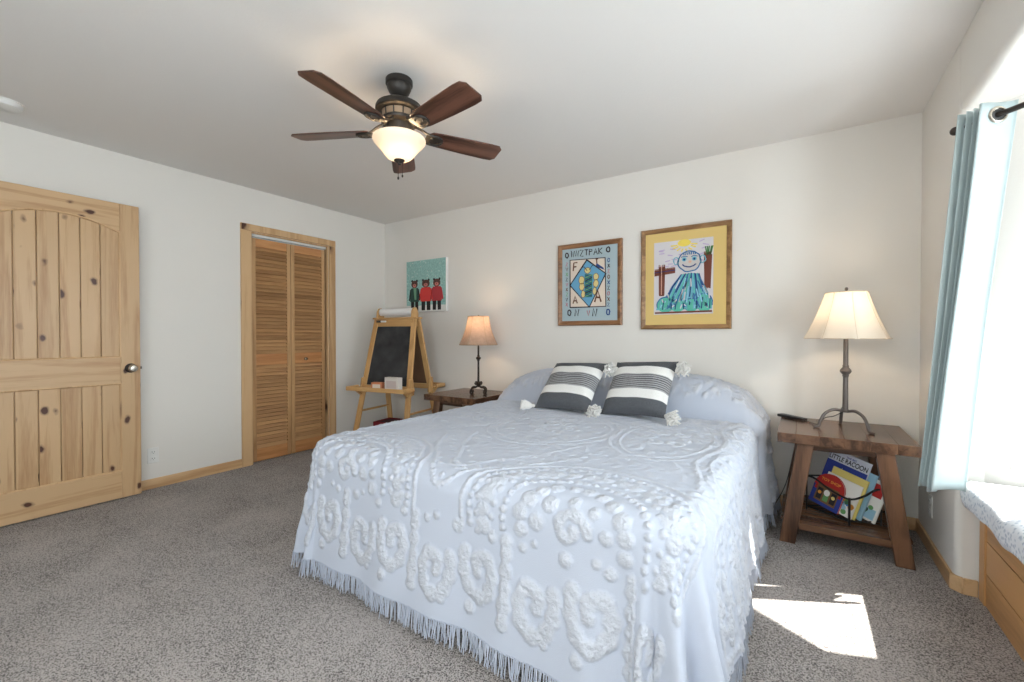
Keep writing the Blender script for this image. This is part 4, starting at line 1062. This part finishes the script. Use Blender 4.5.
for sx in (-1, 1):
    m_ = MB(); a = leg_pt(sx, -1, .40); b = leg_pt(sx, 1, .40); m_.tube([a, b], .011, 10); obj('spreader', m_, M['easel'], ea)
    m_ = MB(); m_.prism([(-.05, EZ-.01), (.05, EZ-.01), (.05, EZ+.035), (.035, EZ+.075), (.012, EZ+.10), (-.02, EZ+.095), (-.045, EZ+.06)], sx*.215-.010, sx*.215+.010, lambda a, b, h: (h, a, b)); obj('roll_bracket', m_, M['easel'], ea, .003)
m_ = MB(); m_.bb(-.27, .27, -.055, .055, EZ-.015, EZ); obj('top_board', m_, M['easel_x'], ea, .004)
m_ = MB(); m_.lathe([(.0001, -.20), (.038, -.20), (.038, .20), (.0001, .20)], 28, (0, 0, EZ+.055), Matrix.Rotation(PI/2, 3, 'Y')); pr_o = obj('paper_roll', m_, M['paper'], ea)
def on_easel(x, y, z): return ea.matrix_basis @ Vector((x, y, z))
Rz_e = math.radians(9)
yy = at_(.63, -1).y-.085
def mini_box(name, label, cat, x, dims, c1, c2, rz=0):
    o = thing(name, label, cat, tuple(Matrix.Rotation(Rz_e, 3, 'Z') @ Vector((x, yy-.005, .628)) + Vector((-3.385, 3.03, 0))), Rz_e+rz)
    w_, d_, h_ = dims
    m_ = MB(); m_.bb(-w_/2, w_/2, -d_/2, d_/2, 0, h_); obj('carton', m_, flat(c1), o, .003)
    m_ = MB(); m_.bb(-w_*.36, w_*.36, -d_/2-.001, -d_/2, h_*.2, h_*.75); obj('printed_panel', m_, flat(c2), o)
mini_box('chalk_box', 'small orange box with white panel on the easel tray', 'box', -.02, (.115, .055, .072), s2l(206, 130, 92), s2l(226, 212, 196), .15)
mini_box('eraser_box', 'larger white box on the easel tray, right of the orange box', 'box', .165, (.17, .06, .125), s2l(222, 216, 210), s2l(206, 190, 186), -.1)
m_ = MB(); m_.bb(-.075, .075, -.012, .012, 0, .012); m_.cur = 0
o = thing('chalk_holder', 'short black and white chalk holder clipped under the paper roll', 'chalk holder', tuple(Matrix.Rotation(Rz_e, 3, 'Z') @ Vector((-.135, -.080, 1.285)) + Vector((-3.385, 3.03, 0))), Rz_e)
m_ = MB(); m_.bb(-.055, .0, -.010, .006, -.011, .011); obj('grip', m_, M['black'], o, .003)
m_ = MB(); m_.bb(.0, .062, -.009, .006, -.009, .009); obj('chalk', m_, M['paper'], o, .003)
# red bin standing under the easel
o = thing('fabric_bin', 'dark red fabric bin on the floor under the easel', 'storage bin', (-3.385, 3.03, 0), Rz_e)
m_ = MB(); hw2, hd = .205, .125; t_ = .012
m_.bb(-hw2, hw2, -hd, -hd+t_, 0, .285); m_.bb(-hw2, hw2, hd-t_, hd, 0, .285); m_.bb(-hw2, -hw2+t_, -hd+t_, hd-t_, 0, .285); m_.bb(hw2-t_, hw2, -hd+t_, hd-t_, 0, .285); m_.bb(-hw2+t_, hw2-t_, -hd+t_, hd-t_, 0, .012)
obj('bin_body', m_, M['red'], o, .004)
m_ = MB(); m_.bb(-hw2+t_, hw2-t_, -hd+t_, hd-t_, .012, .275); obj('lining', m_, mat('dark_lining', (.06, .006, .01), .95), o)

# ------------------------------------------------------------------ curtain on its rod
RD = Vector((.7071, -.7071, 0)); RN = Vector((-.7071, -.7071, 0)); RO = Vector((.537, 2.466, 1.975))
rod = thing('curtain_rod', 'dark metal curtain rod across the slanted bay window', 'curtain rod', tuple(RO))
m_ = MB(); m_.tube([RD*-.012, RD*.62], .0105, 14); obj('pole', m_, M['darkmetal'], rod)
m_ = MB(); m_.sphere(RD*-.028, .017, 14, 10); m_.tube([RD*-.016, RD*-.008], .014, 12); obj('finial', m_, M['darkmetal'], rod)
m_ = MB(); q = RD*.44; m_.tube([q, q-RN*.13+Vector((0, 0, .0))], .006, 8); m_.tube([q+RD*-.001, q+RD*.012], .016, 12); obj('bracket', m_, M['darkmetal'], rod)
cur = thing('curtain', 'pale aqua grommet curtain gathered at the end of the rod', 'curtain', (RO.x, RO.y, .50))
plan = [(-.006, .014), (.004, .036), (.013, .006), (.019, -.030), (.025, .0), (.031, .034), (.038, .004), (.043, -.030), (.049, .0), (.054, .034), (.061, .0), (.066, -.030), (.071, .0), (.079, .044), (.089, .052), (.098, .034), (.106, .0), (.118, -.026), (.130, -.042), (.139, -.047)]
pp = spline([(a, b, 0) for a, b in plan], 7)
rows = []
NV = 40
for j in range(NV+1):
    t = j/NV; z = 2.022-.50-1.532*t                    # local z above .50
    row = []
    for i, p in enumerate(pp):
        f = i/(len(pp)-1)
        a = p.x*(1-.16*t)-.128*t**1.05+.010*t*math.sin(5*f+3*t); b = p.y*(1-.22*t+.25*t*t*math.sin(9*f))+.012*t*math.sin(4*t+6*f)+.012*t
        zz = z+(.012*math.sin(f*9)*t if j == NV else 0)+(.012*t**6*f)
        q = RD*a+RN*b; row.append((q.x, q.y, zz))
    rows.append(row)
m_ = MB(); m_.grid(rows)
cp = obj('panel', m_, M['curtain'], cur, angle=80)
sol = cp.modifiers.new('thick', 'SOLIDIFY'); sol.thickness = .0025
for i in (16*7,):
    p = pp[i]; q = RD*p.x+RN*p.y; zg = RO.z-.50
    # grommet ring facing the room
    p2 = pp[i+3]; tn = (RD*(p2.x-p.x)+RN*(p2.y-p.y)).normalized(); nrm = Vector((tn.y, -tn.x, 0))
    if nrm.dot(Vector((-.3, -1, 0))) < 0: nrm = -nrm
    m_ = MB(); P = []
    for k in range(25):
        an = 2*PI*k/24; P.append(q+nrm*.003+tn*.026*math.cos(an)+Vector((0, 0, zg+.026*math.sin(an))))
    m_.tube(P, .0055, 8); g_ = obj('grommet', m_, M['nickel'], cur)
    m_ = MB(); pts = [q+nrm*.002+tn*.022*math.cos(2*PI*k/20)+Vector((0, 0, zg+.022*math.sin(2*PI*k/20))) for k in range(20)]
    m_.add(pts, [tuple(range(20))]); obj('grommet_hole', m_, M['slot'], g_)

# ------------------------------------------------------------------ magazine rack and books on the right table's shelf
SZ = .125
RK = Vector((.222, 2.945, SZ)); aL = Vector((-.80, .60, 0)).normalized(); aR = Vector((.86, .51, 0)).normalized()
rk = thing('magazine_rack', 'black wire magazine rack on the lower shelf of the right bedside table', 'magazine rack', tuple(RK))
Lf, Rt = .235, .165
c0 = Vector((0, 0, 0)); cl = aL*Lf; cr = aR*Rt; cbk = cl+cr
m_ = MB()
base = [c0, cl, cbk, cr, c0]
for a, b in zip(base[:-1], base[1:]): m_.tube([a+Vector((0, 0, .022)), b+Vector((0, 0, .022))], .0042, 8)
for k in range(1, 6): a = cl*(k/6); m_.tube([a+Vector((0, 0, .022)), a+cr+Vector((0, 0, .022))], .003, 6)
obj('base_frame', m_, M['blackwire'], rk)
for c in (c0, cl, cbk, cr):
    m_ = MB(); hgt = .148 if c is c0 else .20
    m_.tube([c+Vector((0, 0, .0)), c+Vector((0, 0, hgt))], .006 if c is c0 else .0042, 8); obj('post', m_, M['blackwire'], rk)
m_ = MB()
def wave(a, b, za, zb): 
    return spline([a+Vector((0, 0, za)), a.lerp(b, .2)+Vector((0, 0, za+(zb-za)*.06)), a.lerp(b, .5)+Vector((0, 0, za+(zb-za)*.40)), a.lerp(b, .8)+Vector((0, 0, za+(zb-za)*.93)), b+Vector((0, 0, zb))], 6)
m_.tube(wave(c0, cl, .140, .200), .0055, 8); m_.tube(wave(c0, cr, .140, .195), .0055, 8); m_.tube([cl+Vector((0, 0, .20)), cbk+Vector((0, 0, .20)), cr+Vector((0, 0, .195))], .0045, 8)
obj('top_rail', m_, M['blackwire'], rk)

def text_mesh(txt, size, w_target=None):
    cu = bpy.data.curves.new('t', 'FONT'); cu.body = txt; cu.size = size; cu.align_x = 'CENTER'; cu.align_y = 'CENTER'; cu.offset = size*.02
    ob = bpy.data.objects.new('t', cu); COL.objects.link(ob); dg = bpy.context.evaluated_depsgraph_get()
    me_ = bpy.data.meshes.new_from_object(ob.evaluated_get(dg)); bpy.data.objects.remove(ob); bpy.data.curves.remove(cu)
    V = [(v.co.x, v.co.y) for v in me_.vertices]; Fs = [tuple(p.vertices) for p in me_.polygons]; bpy.data.meshes.remove(me_)
    return V, Fs
def book(label, loc, rz, lean, roll, W_, H_, T_, cover, pages, draw=None, arch_top=0, mats=()):
    o = thing('picture_book', label, 'book', loc, rz, 'picture books in the wire rack')
    o.rotation_euler = (lean, roll, rz)
    def outline(w0, h0, ins=0):
        if not arch_top: return [(ins, ins), (w0-ins, ins), (w0-ins, h0-ins), (ins, h0-ins)]
        return [(ins, ins), (w0-ins, ins)]+[(w0/2+(w0/2-ins)*math.cos(t), h0-arch_top+(arch_top-ins)*math.sin(t)) for t in np.linspace(0, PI, 14)]
    fn = lambda a, b, h: (a, h, b)
    m_ = MB(); m_.prism(outline(W_, H_), 0, .002, fn); m_.prism(outline(W_, H_), T_-.002, T_, fn); m_.bb(0, .0015, 0, T_, 0, H_-arch_top); obj('cover', m_, cover, o)
    m_ = MB(); m_.prism(outline(W_, H_, .003), .002, T_-.002, fn); obj('pages', m_, pages, o)
    if draw:
        m_ = MB(); draw(m_, W_, H_); obj('cover_art', m_, list(mats), o)
ART = [flat(s2l(*c)) for c in ((205, 208, 218), (44, 60, 140), (236, 232, 224), (30, 26, 32), (176, 40, 34), (228, 150, 60), (70, 120, 190), (116, 84, 52), (96, 150, 90), (226, 206, 120), (150, 190, 210))]
def art_a(m, W_, H_):
    m.poly([(.0, .0), (W_, 0), (W_, H_*.80), (0, H_*.80)], 1, -.0006)
    for i, (u, v, h) in enumerate(((.42, .60, .14), (.56, .58, .13), (.72, .56, .12), (.25, .55, .10))):
        m.poly([((u-.025)*W_, (v-.10)*H_), ((u+.025)*W_, (v-.10)*H_), ((u+.018)*W_, (v+.04)*H_), (u*W_, (v+h)*H_), ((u-.018)*W_, (v+.04)*H_)], 2 if i % 2 == 0 else 10, -.0012)
    m.poly([(.30*W_, .02*H_), (W_*.98, .02*H_), (W_*.98, .52*H_), (.62*W_, .46*H_), (.30*W_, .54*H_)], 9, -.0012)
    for i in range(10): m.disc((random.uniform(.35, .95)*W_, random.uniform(.06, .42)*H_), .012, .010, (8, 6, 5)[i % 3], -.0018)
    V, Fs = text_mesh('LITTLE RACOON', .030); m.add([(W_*.50+a*.90, -.0020, H_*.865+b*1.25) for a, b in V], Fs, 3)
    V, Fs = text_mesh('THE BIG', .015); m.add([(W_*.55+a, -.0020, H_*.94+b) for a, b in V], Fs, 1)
def art_b(m, W_, H_):
    m.poly([(.0, .0), (W_, 0), (W_, H_*.55), (0, H_*.55)], 1, -.0006)
    m.poly([(.06*W_, .42*H_), (.94*W_, .42*H_)]+[(W_/2+.44*W_*math.cos(t), H_*.62+.33*H_*math.sin(t)) for t in np.linspace(0, PI, 12)], 4, -.0010)
    V, Fs = text_mesh('TOY SHOP', .022); m.add([(W_*.5+a, -.0020, H_*.78+b) for a, b in V], Fs, 5)
    m.poly([(.14*W_, .10*H_), (.86*W_, .10*H_), (.86*W_, .62*H_), (.14*W_, .62*H_)], 7, -.0014)
    for i in range(3): m.poly([((.19+i*.23)*W_, .16*H_), ((.36+i*.23)*W_, .16*H_), ((.36+i*.23)*W_, .50*H_), ((.19+i*.23)*W_, .50*H_)], (3, 8, 3)[i], -.0018)
    m.disc((.5*W_, .42*H_), .016, .018, 2, -.0022); m.disc((.27*W_, .36*H_), .010, .010, 5, -.0022); m.disc((.73*W_, .36*H_), .010, .010, 9, -.0022)
    m.poly([(.0, .0), (W_, 0), (W_, .09*H_), (0, .09*H_)], 1, -.0022)
def art_c(m, W_, H_):
    m.poly([(.05*W_, .05*H_), (W_*.95, .05*H_), (W_*.95, H_*.9), (.05*W_, H_*.9)], 2, -.0006)
    for i in range(16): m.disc((random.uniform(.5, .92)*W_, random.uniform(.1, .6)*H_), .014, .014, (8, 5, 6, 10)[i % 4], -.0010)
def art_d(m, W_, H_):
    m.poly([(.05*W_, .6*H_), (W_*.95, .6*H_), (W_*.95, H_*.92), (.05*W_, H_*.92)], 4, -.0006); m.poly([(.05*W_, .05*H_), (W_*.95, .05*H_), (W_*.95, .3*H_), (.05*W_, .3*H_)], 10, -.0006)
    for i in range(6): m.disc((random.uniform(.2, .9)*W_, random.uniform(.1, .5)*H_), .012, .012, (8, 3)[i % 2], -.0012)
PG = M['paper']; RB = math.atan2(-.45, .893)
zb = SZ+.027
def bp_(s, d_, z=zb): q = RK+aL*s+aR*d_; return (q.x, q.y, z)
rzb = math.atan2(-aL.y, -aL.x)
B_LEAN = math.radians(-13); B_ROLL = math.radians(11)
book('tall picture book with pale title band and blue castle scene, in the wire rack', bp_(.252, .052, zb+.042), rzb, B_LEAN, B_ROLL, .215, .312, .010, ART[0], PG, art_a, 0, ART)
book('short arch-topped red and brown shop picture book at the front of the rack', bp_(.240, .014, zb+.035), rzb, B_LEAN, B_ROLL, .165, .190, .012, ART[4], PG, art_b, .0825, ART)
book('cream picture book with green figures, just behind the arch-topped book', bp_(.205, .030, zb+.03), rzb, B_LEAN, B_ROLL, .185, .190, .008, ART[2], PG, art_c, 0, ART)
book('yellow picture book edge between the cream and the title books', bp_(.200, .042, zb+.03), rzb, B_LEAN, B_ROLL, .188, .225, .006, ART[9], PG)
book('pale blue picture book right behind the tall title book', bp_(.220, .075, zb+.03), rzb, B_LEAN, B_ROLL, .205, .262, .012, ART[10], PG)
book('white picture book with red and pale blue cover at the back of the rack', bp_(.195, .110, zb+.03), rzb, B_LEAN, B_ROLL, .215, .225, .012, ART[2], PG, art_d, 0, ART)
